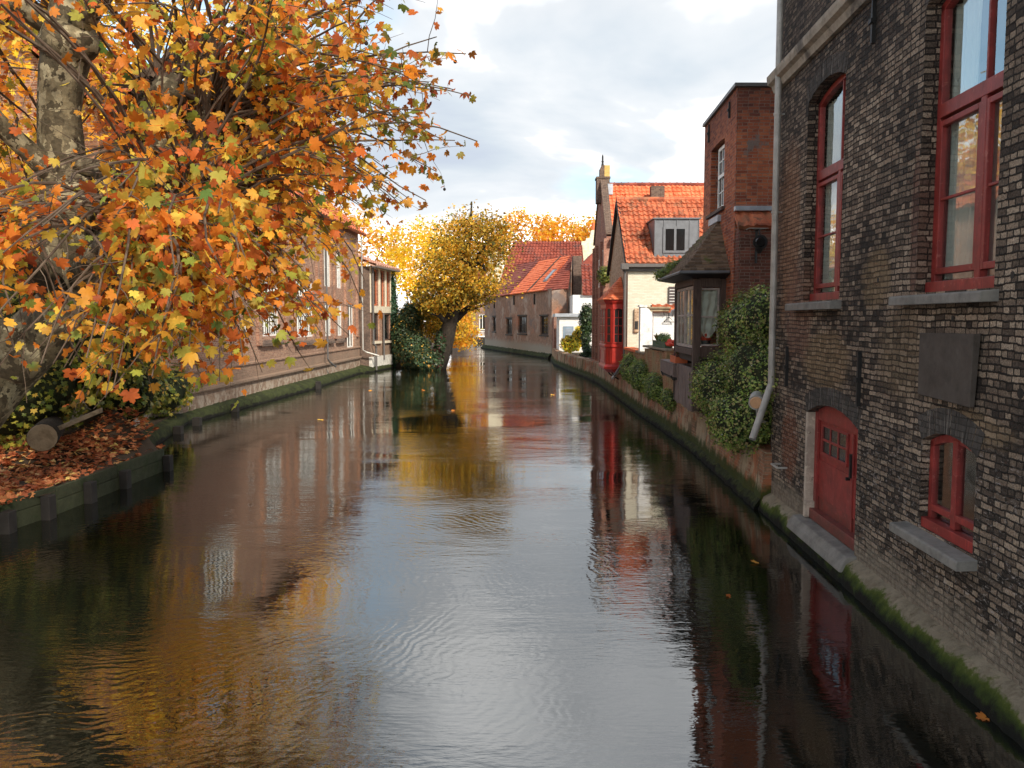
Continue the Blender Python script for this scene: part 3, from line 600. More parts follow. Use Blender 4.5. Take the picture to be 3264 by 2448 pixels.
for a in (11.7, 7.6): k = MB(); k.fb(NF, a, a + 1.75, 8.84, 9.02, -.1, .14); obj('upper_sill', k, MAT['arch_brick'], near, bevel=.01)
k = MB(); k.prism([(-.1, 7.58), (.06, 7.60), (.10, 7.70), (.17, 7.74), (.19, 7.82), (.19, 7.88), (-.1, 7.92)], lambda o_, z, s: NF.p(s, z, o_), 1.0, S_END + .18); obj('cornice', k, MAT['cornice_stone'], near)
# lower window
def lowwin(s0, s1):
    o = -.09; m1 = (s0 + s1) / 2
    def ex(f):
        f.fb(NF, s0, s1, 1.22, 1.33, o, o + .07)
        f.fb(NF, m1 + .05, s1 - .08, 1.42, 1.49, o - .05, o + .01); f.fb(NF, s0 + .08, m1 - .05, 1.42, 1.49, o - .05, o + .01)
    w_ = window_parts(near, NF, s0, s1, 1.24, 2.18, o, bars_s=[(m1, .10, 1.33, 2.26)], bars_z=[], fw=.085, th=.07, mat='red_paint', glass='glass', rise=.13, bevel=.005, extra=ex)
    c = MB(); c.prism([(s0 + .12, 1.42), (s0 + .34, 1.42), (s0 + .30, 1.7), (s0 + .33, 2.0), (s0 + .12, 2.08)], lambda s, z, o_: NF.p(s, z, o_), o - .10, o - .09); obj('paper', c, MAT['curtain'], w_)
lowwin(7.82, 8.98); lowwin(3.9, 5.0)
# door in its splayed plastered recess
k = MB(); k.fb(NF, 12.98, 13.05, .36, 2.04, -.26, .012); k.fb(NF, 12.90, 13.0, .36, .62, -.25, .03); obj('jamb_plaster', k, MAT['rough_plaster'], near, bevel=.015)
do = -.17
D = MB(); D.fb(NF, 11.02, 12.96, .50, 2.06, do - .05, do)
D.fb(NF, 11.30, 12.86, .72, 1.30, do, do + .012)
door = obj('door', D, MAT['red_paint'], near, bevel=.004)
# frame of door
k = MB(); k.fb(NF, 12.86, 12.98, .40, 2.06, do, do + .05); k.fb(NF, 10.87, 11.10, .40, 2.0, do, do + .05); k.fb(NF, 11.10, 12.86, 1.94, 2.22, do - .01, do + .04)
k.fb(NF, 10.87, 12.98, .36, .52, do, do + .13); k.fb(NF, 11.38, 11.46, .52, 1.9, do, do + .03)
obj('door_frame', k, MAT['red_paint'], door, bevel=.006)
k = MB(); k.fb(NF, 11.62, 12.74, 1.40, 1.45, do, do + .035); k.fb(NF, 11.62, 12.74, 1.85, 1.88, do, do + .02); k.fb(NF, 11.62, 11.67, 1.45, 1.85, do, do + .03); k.fb(NF, 12.69, 12.74, 1.45, 1.85, do, do + .03)
for s in (12.02, 12.36): k.fb(NF, s - .018, s + .018, 1.45, 1.85, do, do + .022)
k.fb(NF, 11.67, 12.69, 1.63, 1.665, do, do + .024); obj('glazing_bar', k, MAT['red_paint'], door, bevel=.003)
k = MB(); k.fb(NF, 11.66, 12.70, 1.44, 1.86, do - .01, do + .008); obj('pane', k, MAT['dark_glass'], door)
k = MB(); k.fb(NF, 11.40, 11.44, 1.28, 1.62, do + .03, do + .06); k.tube([NF.p(11.52, 1.25, do + .0), NF.p(11.52, 1.25, do + .07)], .025, 8); obj('handle', k, MAT['iron'], door)
k = MB(); k.prism([(-.2, .36), (.13, .335), (.20, .24), (.235, .13), (-.2, .06)], lambda o_, z, s: NF.p(s, z, o_), 10.75, 13.2); obj('doorstep', k, MAT['grey_stone'], near, bevel=.02)
# plinth with moss
def jag_strip(fr, s0, s1, prof, n, amp):
    """extrude a profile along s with irregular wobble"""
    mb_ = MB(); m = len(prof)
    for k in range(n + 1):
        s = s0 + (s1 - s0) * k / n
        for (o_, z) in prof: mb_.v.append(fr.p(s, z + random.uniform(-amp, amp), o_ + random.uniform(-amp, amp)))
    for k in range(n):
        for j in range(m - 1): a = k * m + j; mb_.f.append((a, a + m, a + m + 1, a + 1))
    return mb_
k = jag_strip(NF, 1.0, 15.1, [(.22, -.5), (.23, .02), (.21, .09), (.17, .17), (.13, .24), (.06, .29), (-.05, .33)], 150, .012)
obj('plinth', k, MAT['mossy_ledge'], near, smooth=True)
# wall anchors
def anchor(parent, fr, s, z0, z1, o=0.0, th=.022):
    k = MB(); zm = (z0 + z1) / 2
    k.prism([(s - th, z0), (s + th, z0), (s + th * 1.3, zm), (s + th * .7, z1 - .03), (s, z1), (s - th * .8, z1 - .05), (s - th * 1.3, zm)], lambda a, b_, c: fr.p(a, b_, c), o, o + .05)
    k.fb(fr, s - th * 2.2, s + th * 2.2, zm - .035, zm + .02, o + .03, o + .075); return obj('wall_anchor', k, MAT['iron'], parent)
anchor(near, NF, 10.82, 2.36, 3.08); anchor(near, NF, 14.12, 2.36, 3.05); anchor(near, NF, 10.72, 7.0, 7.56)
for (s, z, r_) in ((7.14, 2.86, .05), (7.35, 3.9, .035), (10.35, 4.0, .03), (8.4, 3.52, .03)): k = MB(); k.tube([NF.p(s, z, -.05), NF.p(s, z, .004)], r_, 8); obj('drain_hole', k, MAT['iron'], near)
k = MB(); k.tube([NF.p(14.02, .95, 0), NF.p(14.02, .95, .16), NF.p(14.42, .95, .16), NF.p(14.42, .95, 0)], .02, 6); obj('mooring_bar', k, MAT['pipe_grey'], near)
# loose plaque leaning on the wall
pl = MB(); pl.box8([NF.p(7.86, 2.66, .02), NF.p(8.98, 2.69, .02), NF.p(8.98, 2.69, .07), NF.p(7.86, 2.66, .07), NF.p(7.80, 3.37, .02), NF.p(8.94, 3.36, .02), NF.p(8.94, 3.36, .09), NF.p(7.80, 3.37, .09)])
tag(obj('wall_plaque', pl, MAT['plaque'], bevel=.006), 'blank square dark panel fixed to the sooty brick wall above the small low window', 'plaque')
# drain pipe
dp = thing('drain_pipe', 'tall grey drain pipe with slanting outlet at the far corner of the sooty house', 'drain pipe', NF.p(14.72, 1.9, .12))
k = MB(); zb = 2.28; k.tube([NF.p(14.72, 12.1, .12), NF.p(14.72, zb + .08, .12), NF.p(14.70, zb - .04, .15)], .058, 14)
obj('pipe', k, MAT['pipe_grey'], dp, smooth=False)
k = MB(); e = AY(2398, 1400, 14.35); k.tube([NF.p(14.72, zb + .06, .12), NF.p(14.69, zb - .06, .17), (e.x, e.y, e.z)], .062, 14); obj('outlet', k, MAT['pipe_grey'], dp)
for z in (3.0, 5.4, 7.1, 9.4):
    k = MB(); k.tube([NF.p(14.72, z - .02, .12), NF.p(14.72, z + .02, .12)], .072, 14); k.fb(NF, 14.71, 14.73, z - .012, z + .012, 0, .07); obj('bracket', k, MAT['pipe_grey'], dp)
# ================================================================== 2 orange brick tower house
TF = Fr((4.32, 0), (4.77, 10)); TC = Fr((TF.p(19.36, 0)[0], 19.36), (12, 19.36), flip=True)   # canal face / camera face
tower = thing('tower_house', 'tall flat topped orange red brick house with one white sash window', 'house', TF.p(21, 0, 0))
mb = MB(); wall(mb, TF, 19.36, 23.3, 0.9, 8.85, [(20.66, 22.36, 6.30, 7.98, 0.04, 0.3)])
x0 = TF.p(19.36, 0)[0]; x1 = 10.5; xb = TF.p(23.3, 0)[0]
mb.quad((x0, 19.36, .9), (x1, 19.36, .9), (x1, 19.36, 8.85), (x0, 19.36, 8.85)); mb.quad((x1, 19.36, .9), (x1, 23.3, .9), (x1, 23.3, 8.85), (x1, 19.36, 8.85)); mb.quad((xb, 23.3, .9), (x1, 23.3, .9), (x1, 23.3, 8.85), (xb, 23.3, 8.85))
obj('wall', mb, MAT['tower'], tower)
k = MB(); k.box8([TF.p(19.30, 8.85, .07), (x1 + .1, 19.28, 8.85), (x1 + .1, 23.4, 8.85), TF.p(23.35, 8.85, .07), TF.p(19.30, 8.93, .07), (x1 + .1, 19.28, 8.93), (x1 + .1, 23.4, 8.93), TF.p(23.35, 8.93, .07)]); obj('coping', k, MAT['pipe_dark'], tower)
window_parts(tower, TF, 20.66, 22.0, 6.36, 7.96, -.12, bars_s=[(21.1, .03), (21.55, .03)], bars_z=[(7.2, .09), (6.8, .03), (7.6, .03)], fw=.085, mat='white_paint')
k = MB(); k.fb(TF, 20.5, 22.6, 6.22, 6.30, -.2, .08); obj('sill', k, MAT['old_wood'], tower)
anchor(tower, TF, 20.08, 8.32, 8.70, 0, .018); anchor(tower, TF, 22.62, 8.28, 8.76, 0, .018)
# lower thicker wall with small pent roof on the camera side
k = MB(); k.box(x0 + .02, 6.9, 19.02, 19.355, .9, 5.62); obj('lower_wall', k, MAT['low_brick'], tower)
k = MB(); tileroof(k, (x0 - .02, 18.92, 5.62), (6.9, 18.92, 5.62), (6.9, 19.345, 6.02), (x0 - .02, 19.345, 6.02), .2, .6, .03, .02); obj('pent_roof', k, MAT['tile_weathered'], tower)
k = MB(); k.box(x0 - .03, 6.9, 19.20, 19.352, 6.02, 6.13); obj('flashing', k, MAT['lead'], tower, bevel=.01)
k = MB(); k.tube([(5.35, 18.98, 5.56), (5.42, 18.95, 5.60), (5.7, 18.95, 5.58), (6.0, 18.97, 5.62)], .02, 6); obj('cable', k, MAT['pipe_grey'], tower)
# lantern
L0 = AY(2419, 773, 18.8)
ln = thing('wall_lantern', 'round black iron lamp on the brick wall of the orange tower house', 'lamp', (L0.x, 19.0, L0.z))
k = MB(); k.tube([(L0.x, 19.01, L0.z + .28), (L0.x, 18.82, L0.z + .30), (L0.x, 18.75, L0.z + .16)], .018, 6); k.tube([(L0.x, 19.01, L0.z - .45), (L0.x, 19.0, L0.z + .3)], .03, 6); obj('bracket', k, MAT['iron'], ln)
k = MB(); k.tube([(L0.x, 18.9, L0.z), (L0.x, 18.78, L0.z), (L0.x, 18.68, L0.z)], [.07, .15, .165], 16); k.tube([(L0.x, 18.75, L0.z - .14), (L0.x, 18.75, L0.z - .25)], [.10, .03], 10); obj('lamp_body', k, MAT['iron'], ln)
k = MB(); k.tube([(L0.x, 18.681, L0.z), (L0.x, 18.655, L0.z)], [.12, .10], 16); obj('lamp_glass', k, MAT['dark_glass'], ln)
# ------------------------------------------------------------------ timber bay on the tower
BF = Fr((3.56, 0), (4.01, 10))
bx = BF.p(20.15, 0)[0]; bw_ = TF.p(20.15, 0)[0]
BC = Fr((bx, 20.15), (bw_, 20.15), flip=True)
bay = thing('bay_window', 'dark timber bay window with mossy curved tile roof and draped white cloth', 'bay window', BF.p(21.6, 1.25, 0))
W_ = bw_ - bx
k = MB()
k.fb(BF, 20.15, 20.33, 1.26, 4.5, -.16, 0.02); k.fb(BF, 23.05, 23.2, 1.26, 4.5, -.16, .02)
k.fb(BF, 20.33, 23.05, 4.36, 4.62, -.10, .03); k.fb(BF, 20.33, 23.05, 2.62, 2.78, -.10, .03)
k.fb(BC, W_ - .14, W_ + .02, 1.4, 4.5, -.1, .012); k.fb(BC, .10, W_ - .14, 4.30, 4.6, -.08, .0); k.fb(BC, .10, W_ - .14, 2.55, 2.84, -.08, -.01); k.fb(BC, .10, W_ - .14, 2.28, 2.36, -.08, -.02)
obj('frame', k, MAT['old_wood'], bay, bevel=.01)
k = MB(); k.fb(BC, .12, W_ - .12, 1.4, 2.56, -.12, -.07); k.fb(BF, 20.3, 23.1, 2.45, 2.62, -.12, -.06); k.box8([BF.p(20.2, 1.3, -.12), BF.p(23.1, 1.3, -.12), TF.p(23.1, 1.3, 0), TF.p(20.3, 1.3, 0), BF.p(20.2, 1.36, -.12), BF.p(23.1, 1.36, -.12), TF.p(23.1, 1.36, 0), TF.p(20.3, 1.36, 0)])
k.box8([BF.p(20.2, 4.5, -.05), BF.p(23.1, 4.5, -.05), TF.p(23.1, 4.5, 0), TF.p(20.2, 4.5, 0), BF.p(20.2, 4.56, -.05), BF.p(23.1, 4.56, -.05), TF.p(23.1, 4.56, 0), TF.p(20.2, 4.56, 0)])
k.fb(BC, 0.1, W_, 1.4, 4.5, -3.0, -2.94)
obj('inner_panel', k, MAT['black_wood'], bay)
k = MB(); n = 9
for i in range(n):
    a = 20.36 + (23.02 - 20.36) * i / n; k.fb(BF, a + .008, a + (23.02 - 20.36) / n - .008, 1.24 + random.uniform(-.03, .02), 2.30, -.06, random.uniform(.0, .012))
obj('planks', k, MAT['plank'], bay)
for (a, b_) in ((20.36, 21.64), (21.70, 23.02)):
    window_parts(bay, BF, a, b_, 2.80, 4.34, -.01, bars_s=[((a + b_) / 2, .03)], bars_z=[(3.62, .045)], fw=.07, mat='peel_wood', glass='clear_glass')
cw = window_parts(bay, BC, .11, W_ - .15, 2.86, 4.28, -.02, bars_z=[(3.58, .045)], fw=.045, mat='peel_wood', glass='clear_glass')
# draped cloth: hangs in scallops
k = MB(); nu, nv = 26, 22; i0 = 0; s0, s1 = .13, W_ - .16
for r_ in range(nv + 1):
    t = r_ / nv
    for c in range(nu + 1):
        u = c / nu; dep = 4.26 - (0.80 + 0.40 * math.sin(math.pi * u) ** 0.6) * t
        fold = .03 * math.sin(16 * u + 5 * t) + .028 * math.sin(26 * t - 9 * abs(u - .5))
        k.v.append(BC.p(s0 + (s1 - s0) * (u + .04 * math.sin(6 * t) * (1 - abs(2 * u - 1))), dep, -.10 + fold * .8))
for r_ in range(nv):
    for c in range(nu): a = r_ * (nu + 1) + c; k.f.append((a, a + 1, a + nu + 2, a + nu + 1))
obj('curtain', k, MAT['lace'], cw, smooth=True)
k = MB(); curtain_mesh(k, BF, 20.4, 21.5, 2.85, 4.35, -.22, 6, .035); curtain_mesh(k, BF, 21.8, 23.0, 2.85, 4.35, -.22, 6, .035); obj('side_curtain', k, MAT['cream_plaster'], bay)
k = MB()
for q in ((.25, 3.04), (.33, 3.12), (.40, 3.05), (.31, 3.02)): k.ball(BC.p(q[0], q[1], -.16), .055, seg=8, rings=6)
fl = obj('red_flower', k, MAT['red_flower'], None); tag(fl, 'small red flowers in a dark pot behind the camera side pane of the timber bay', 'flower')
k = MB(); c0 = Vector(BC.p(.32, 2.86, -.16)); k.tube([c0, c0 + Vector((0, 0, .14))], [.09, .12], 10); k.v = [tuple(p) for p in k.v]; tag(obj('flower_pot', k, MAT['pipe_dark']), 'dark pot under the red flowers inside the timber bay window', 'pot')
# bell shaped roof
prof = [(0.0, 4.68), (.10, 4.80), (.26, 5.02), (.46, 5.30), (.66, 5.58), (.84, 5.82), (1.0, 6.02)]
def eave(t, s, end):     # s along; t in 0..1 inwards
    return None
k = MB(); A_ = [BF.p(19.72, 0, .40), BF.p(23.75, 0, .40)]; Wn = [TF.p(19.95, 0, 0), TF.p(23.3, 0, 0)]; ap = [TF.p(21.1, 0, 0), TF.p(21.9, 0, 0)]
rows = 15
def pz(t):
    for (a, za), (b_, zb_) in zip(prof[:-1], prof[1:]):
        if a <= t <= b_: return za + (zb_ - za) * (t - a) / (b_ - a)
    return prof[-1][1]
def ring(t):
    e0, e1 = Vector(A_[0][:2]), Vector(A_[1][:2]); a0, a1 = Vector(ap[0][:2]), Vector(ap[1][:2]); w0 = Vector((TF.p(19.72, 0, 0)[0], TF.p(19.72, 0, 0)[1])); w1 = Vector(TF.p(23.75, 0, 0)[:2])
    tt = t ** 0.9
    return [w0.lerp(a0, tt), e0.lerp(a0, tt), e1.lerp(a1, tt), w1.lerp(a1, tt)]
for r_ in range(rows):
    ta, tb = r_ / rows, (r_ + 1) / rows; za, zb_ = pz(ta), pz(tb); P0, P1 = ring(ta), ring(tb); lp = .04
    for j in range(3):
        L_ = (P0[j + 1] - P0[j]).length; nn = max(1, int(L_ / .09))
        for q in range(nn):
            u0, u1 = q / nn, (q + 1) / nn; dz = random.uniform(-.010, .010)
            a, b_ = P0[j].lerp(P0[j + 1], u0), P0[j].lerp(P0[j + 1], u1); c, d = P1[j].lerp(P1[j + 1], u1), P1[j].lerp(P1[j + 1], u0)
            k.quad((a.x, a.y, za + lp + dz), (b_.x, b_.y, za + lp + dz), (c.x, c.y, zb_ + dz), (d.x, d.y, zb_ + dz)); k.quad((a.x, a.y, za - .02), (b_.x, b_.y, za - .02), (b_.x, b_.y, za + lp + dz), (a.x, a.y, za + lp + dz))
top = ring(1.0); k.quad(*[(p.x, p.y, pz(1)) for p in top])
rf = obj('roof', k, MAT['tile_moss'], bay)
P0 = ring(0.0); P1 = ring(.25); k = MB()
for j in range(3): k.box8([(P0[j].x, P0[j].y, 4.60), (P0[j + 1].x, P0[j + 1].y, 4.60), (P1[j + 1].x, P1[j + 1].y, 4.52), (P1[j].x, P1[j].y, 4.52), (P0[j].x, P0[j].y, 4.665), (P0[j + 1].x, P0[j + 1].y, 4.665), (P1[j + 1].x, P1[j + 1].y, 4.665), (P1[j].x, P1[j].y, 4.665)])
obj('soffit', k, MAT['black_wood'], rf)
k = MB(); pts = [(p.x, p.y, 4.64) for p in P0]; k.tube([Vector(p) + Vector((-.03, -.03, 0)) for p in pts], .035, 8); obj('gutter', k, MAT['zinc'], rf)
k = MB(); a = TF.p(21.0, 6.0, .05); k.fb(TF, 20.9, 22.1, 5.98, 6.14, 0, .09); obj('flashing', k, MAT['lead'], rf)
# ================================================================== 3 cream painted house
GF = Fr((5.05, 35), (5.10, 45))         # canal side plane of the far row, s = Y-35
CY0, CY1, CR = 36.0, 42.8, 39.4; EZ, RZ = 6.08, 9.15; cx0 = 5.055; cx1 = 12.5
cream = thing('cream_house', 'cream painted brick house with orange tiled roof and a grey zinc dormer, beside the canal', 'house', (cx0, CY0, 0))
CF = Fr((cx0, CY0), (cx1, CY0), flip=True)
mb = MB(); mb.quad(CF.p(0, 1.0), CF.p(cx1 - cx0, 1.0), CF.p(cx1 - cx0, EZ), CF.p(0, EZ)); obj('front_wall', mb, MAT['cream_brick'], cream)
mb = MB(); s_ = lambda y: y - 35
mb.quad(GF.p(s_(CY0), -.3), GF.p(s_(CY1), -.3), GF.p(s_(CY1), EZ), GF.p(s_(CR), RZ), GF.p(s_(CY0), EZ)); mb.quad((cx0, CY1, 0), (cx1, CY1, 0), (cx1, CY1, EZ), (cx0, CY1, EZ)); mb.quad((cx1, CY0, 0), (cx1, CY1, 0), (cx1, CY1, EZ), (cx1, CR, RZ), (cx1, CY0, EZ))
obj('gable_wall', mb, MAT['tan_brick'], cream)
k = MB(); dy = .22
tileroof(k, (cx0 - .12, CY0 - dy, EZ - .16), (cx1, CY0 - dy, EZ - .16), (cx1, CR, RZ), (cx0 - .12, CR, RZ), .235, .33, .055, .045)
tileroof(k, (cx1, CY1 + dy, EZ - .16), (cx0 - .12, CY1 + dy, EZ - .16), (cx0 - .12, CR, RZ), (cx1, CR, RZ), .235, .33, .055, .045)
roof = obj('roof', k, MAT['tile_weathered'], cream)
k = MB()
for i in range(int((cx1 - cx0) / .36)): a = cx0 - .1 + i * .36; k.tube([(a, CR, RZ + .03), (a + .37, CR, RZ + .045)], [.13, .115], 10)
obj('ridge_tile', k, MAT['tile_weathered'], roof)
k = MB(); k.box8([GF.p(s_(CY0) - .25, EZ - .30, .02), GF.p(s_(CY0) - .25, EZ - .30, .16), GF.p(s_(CR), RZ - .12, .16), GF.p(s_(CR), RZ - .12, .02), GF.p(s_(CY0) - .25, EZ - .12, .02), GF.p(s_(CY0) - .25, EZ - .12, .16), GF.p(s_(CR), RZ + .06, .16), GF.p(s_(CR), RZ + .06, .02)])
k.box8([GF.p(s_(CY1) + .25, EZ - .30, .02), GF.p(s_(CY1) + .25, EZ - .30, .16), GF.p(s_(CR), RZ - .12, .16), GF.p(s_(CR), RZ - .12, .02), GF.p(s_(CY1) + .25, EZ - .12, .02), GF.p(s_(CY1) + .25, EZ - .12, .16), GF.p(s_(CR), RZ + .06, .16), GF.p(s_(CR), RZ + .06, .02)])
obj('bargeboard', k, MAT['black_wood'], roof)
k = MB(); k.box(cx0 - .22, cx1, CY0 - .36, CY0 - .12, EZ - .30, EZ - .16); k.box(cx0 - .25, cx1, CY0 - .13, CY0 - .005, EZ - .48, EZ - .26); k.box(cx0 - .34, cx0 - .02, CY0 - .40, CY0 - .08, EZ - .40, EZ - .15); obj('gutter', k, MAT['pipe_dark'], cream, bevel=.01)
k = MB(); k.tube([(cx0 - .16, CY0 - .22, EZ - .35), (cx0 - .16, CY0 - .16, EZ - .6), (cx0 - .14, CY0 - .12, 1.75), (cx0 - .2, CY0 - .2, 1.5)], .06, 10); k.tube([(cx0 - .15, CY0 - .14, 1.75), (cx0 - .65, CY0 - .8, 1.12)], .05, 8); obj('downpipe', k, MAT['pipe_dark'], cream)
k = MB(); k.tube([(cx0 - .16, CY0 - .2, 1.5), (cx0 - .75, CY0 - .8, 1.0)], .06, 8); obj('outlet', k, MAT['pipe_grey'], cream)
# dormer
dx0, dx1, dz0, dz1, dY = 6.2, 8.15, 5.98, 7.88, 36.12
dm = MB(); dm.box8([(dx0, dY, dz0), (dx1, dY, dz0), (dx1, dY + 2.3, dz0), (dx0, dY + 2.3, dz0), (dx0, dY, dz1), (dx1, dY, dz1), (dx1, dY + 2.3, dz1 + .15), (dx0, dY + 2.3, dz1 + .15)])
dorm = obj('dormer', dm, MAT['zinc'], cream)
k = MB(); k.box(dx0 - .07, dx1 + .07, dY - .08, dY + 2.2, dz1 + .004, dz1 + .05)
for x in (dx0 + .02, dx0 + .42, dx1 - .42, dx1 - .02): k.box(x - .015, x + .015, dY - .03, dY - .002, dz0, dz1)
k.box((dx0 + dx1) / 2 - .015, (dx0 + dx1) / 2 + .015, dY - .03, dY - .002, 7.6, dz1)
obj('seam', k, MAT['zinc'], dorm)
DF = Fr((dx0, dY), (dx1, dY), flip=True)
window_parts(dorm, DF, .38, 1.42, 6.42, 7.55, .05, bars_s=[(.9, .10)], fw=.10, th=.06, mat='zinc', glass='dark_glass', name='dormer_window')
# shutter, lamp and niche on cream wall
k = MB(); k.box(6.83, 7.15, CY0 - .09, CY0 - .03, 3.95, 4.95); sh = obj('shutter', k, MAT['shutter'], cream)
k = MB()
for i in range(7): k.box(6.86, 7.12, CY0 - .10, CY0 - .088, 4.05 + i * .125, 4.075 + i * .125)
obj('shutter_slat', k, MAT['white_paint'], sh)
k = MB(); k.box(5.32, 5.55, CY0 - .12, CY0 - .004, 2.95, 4.0); obj('niche_frame', k, MAT['tan_brick'], cream, bevel=.05)
k = MB(); k.box(5.36, 5.50, CY0 - .135, CY0 - .121, 3.1, 3.45); obj('niche', k, MAT['iron'], cream)
# ------------------------------------------------------------------ red oriel
OF = Fr((4.2, 36), (4.25, 46)); oY0, oY1 = 36.75, 39.6
oriel = thing('red_oriel', 'bright red wooden oriel window with orange pyramid roof hanging over the canal', 'oriel window', (4.6, 38, 1.2))
ch = .28
def octo(ex, z):    # plan outline of oriel expanded by ex
    xo, xi = 4.22 - ex, 5.04
    return [(xi, oY0 - ex, z), (xo + ch, oY0 - ex, z), (xo, oY0 + ch - ex, z), (xo, oY1 - ch + ex, z), (xo + ch, oY1 + ex, z), (xi, oY1 + ex, z)]
def loft(rings):
    m_ = MB()
    for r_ in rings: m_.v += r_
    n = len(rings[0])
    for a in range(len(rings) - 1):
        for j in range(n): m_.f.append((a * n + j, a * n + (j + 1) % n, (a + 1) * n + (j + 1) % n, (a + 1) * n + j))
    m_.f.append(tuple(range(n))[::-1]); m_.f.append(tuple((len(rings) - 1) * n + j for j in range(n))); return m_
k = loft([octo(-.12, 1.14), octo(.06, 1.30), octo(.07, 1.40), octo(.02, 1.46), octo(.0, 1.50), octo(0, 2.24), octo(.05, 2.30), octo(.05, 2.37), octo(0, 2.40), octo(0, 4.20), octo(.07, 4.30), octo(.10, 4.42)]); obj('body', k, MAT['bright_red'], oriel)
# faces with proud stiles and dark panes
OC = Fr((4.22 + ch, oY0), (5.04, oY0), flip=True); wC = 5.04 - 4.22 - ch
OD = Fr((4.22, oY0 + ch), (4.22 + ch, oY0), flip=True); wD = ch * math.sqrt(2)
OS = Fr((4.22, oY0 + ch), (4.22, oY1 - ch)); wS = oY1 - oY0 - 2 * ch
for fr_, a, b_, nb, st in ((OC, .03, wC - .06, 1, .02), (OD, .05, wD - .05, 0, .02), (OS, .1, wS / 2 - .06, 1, .02), (OS, wS / 2 + .06, wS - .1, 1, .02)):
    bs = [(a + (b_ - a) * (i + 1) / (nb + 1), .028) for i in range(nb)]
    window_parts(oriel, fr_, a, b_, 2.46, 3.98, .035, bars_s=bs, bars_z=[(2.87, .028), (3.24, .028), (3.60, .028)], fw=.055, th=.03, mat='bright_red', glass='dark_glass', rise=.08)
k = MB()
for fr_, a, b_ in ((OC, .07, wC - .10), (OD, .08, wD - .08), (OS, .15, wS - .15)):
    for (p, q, r_, t) in ((a, b_, 1.58, 1.63), (a, b_, 2.10, 2.15), (a, a + .04, 1.63, 2.10), (b_ - .04, b_, 1.63, 2.10)): k.fb(fr_, p, q, r_, t, .004, .025)
obj('panel_moulding', k, MAT['bright_red'], oriel)
k = MB(); apx = (5.02, 38.2, 5.5); rr = 12
for r_ in range(rr):
    ta, tb = r_ / rr, (r_ + 1) / rr
    def rg(t, lift): 
        zc_ = 4.42 + (5.5 - 4.42) * (t ** 1.15 * .85 + t * .15)
        return [Vector(p).lerp(Vector((apx[0], apx[1] - .15 if p[1] < 38.2 else apx[1] + .15, 0)), t) * 1 for p in octo(.16, 0)], zc_ + lift
    Pa, za = rg(ta, .03); Pb, zb_ = rg(tb, 0)
    for j in range(5):
        k.quad((Pa[j].x, Pa[j].y, za), (Pa[j + 1].x, Pa[j + 1].y, za), (Pb[j + 1].x, Pb[j + 1].y, zb_), (Pb[j].x, Pb[j].y, zb_)); k.quad((Pa[j].x, Pa[j].y, za - .04), (Pa[j + 1].x, Pa[j + 1].y, za - .04), (Pa[j + 1].x, Pa[j + 1].y, za), (Pa[j].x, Pa[j].y, za))
obj('roof', k, MAT['tile_orange'], oriel)
for yb in (37.3, 39.2): k = MB(); k.tube([(5.05, yb, .7), (4.7, yb, .9), (4.5, yb, 1.2)], .035, 6); obj('bracket', k, MAT['iron'], oriel)
MAT['yellow_lit_brick'] = brick_mat('yellow_lit_brick', [(0.0, (.55, .33, .09)), (1.0, (.75, .50, .18))], (.5, .35, .15))  # yellow tone stands in for sunlight on the chimney shaft
# ================================================================== 4 tall gabled house with finial
hY0, hY1, hR = 44.7, 51.4, 48.0; hx = 5.10; hx1 = 15.0; hE, hRz = 8.0, 11.25
h3 = thing('gabled_house', 'tall red brick gabled house with bright orange pantile roof, chimney and finial', 'house', (hx, hY0, 0))
mb = MB(); mb.quad(GF.p(hY0 - 35, -.3), GF.p(hY1 - 35, -.3), GF.p(hY1 - 35, hE + .1), GF.p(hR - 35 + .35, hRz + .25), GF.p(hR - 35 - .35, hRz + .25), GF.p(hY0 - 35, hE + .1))
mb.quad((hx, hY0, 0), (hx1, hY0, 0), (hx1, hY0, hE), (hx, hY0, hE)); mb.quad((hx, hY1, 0), (hx1, hY1, 0), (hx1, hY1, hE), (hx, hY1, hE))
mb.quad(*[(hx + .35, y, z) for y, z in ((hY0, hE), (hY1, hE), (hR, hRz + .1))])
for (y0, y1) in ((hY0, hY0 + .3), (46.6, 46.85), (49.2, 49.45), (51.1, 51.4)): mb.fb(GF, y0 - 35, y1 - 35, .2, 7.9, -.01, .14)
obj('wall', mb, MAT['house_brick'], h3)
k = MB()
for (ya, za, yb, zb_) in ((hY0 - .05, hE + .1, hR - .3, hRz + .27), (hY1 + .05, hE + .1, hR + .3, hRz + .27)): k.box8([(hx - .06, ya, za), (hx + .34, ya, za), (hx + .34, yb, zb_), (hx - .06, yb, zb_), (hx - .06, ya, za + .12), (hx + .34, ya, za + .12), (hx + .34, yb, zb_ + .1), (hx - .06, yb, zb_ + .1)])
obj('gable_coping', k, MAT['dark_brick'], h3)
k = MB(); tileroof(k, (hx + .34, hY0 - .25, hE - .25), (hx1, hY0 - .25, hE - .25), (hx1, hR, hRz), (hx + .34, hR, hRz), .25, .34, .05, .045); tileroof(k, (hx1, hY1 + .25, hE - .25), (hx + .34, hY1 + .25, hE - .25), (hx + .34, hR, hRz), (hx1, hR, hRz), .25, .34, .05, .045)
roof = obj('roof', k, MAT['tile_orange'], h3)
k = MB()
for i in range(24): a = hx + .4 + i * .4; k.tube([(a, hR, hRz + .03), (a + .40, hR, hRz + .03)], [.12, .12], 8); k.ball((a, hR, hRz + .13), .045, seg=6, rings=4)
obj('ridge_tile', k, MAT['tile_dark'], roof)
k = MB(); k.box(hx - .25, hx + .48, hR - .45, hR + .35, 10.2, 11.55); k.box(hx - .29, hx + .52, hR - .49, hR + .39, 11.55, 11.66); ch_ = obj('chimney', k, MAT['dark_brick'], h3)
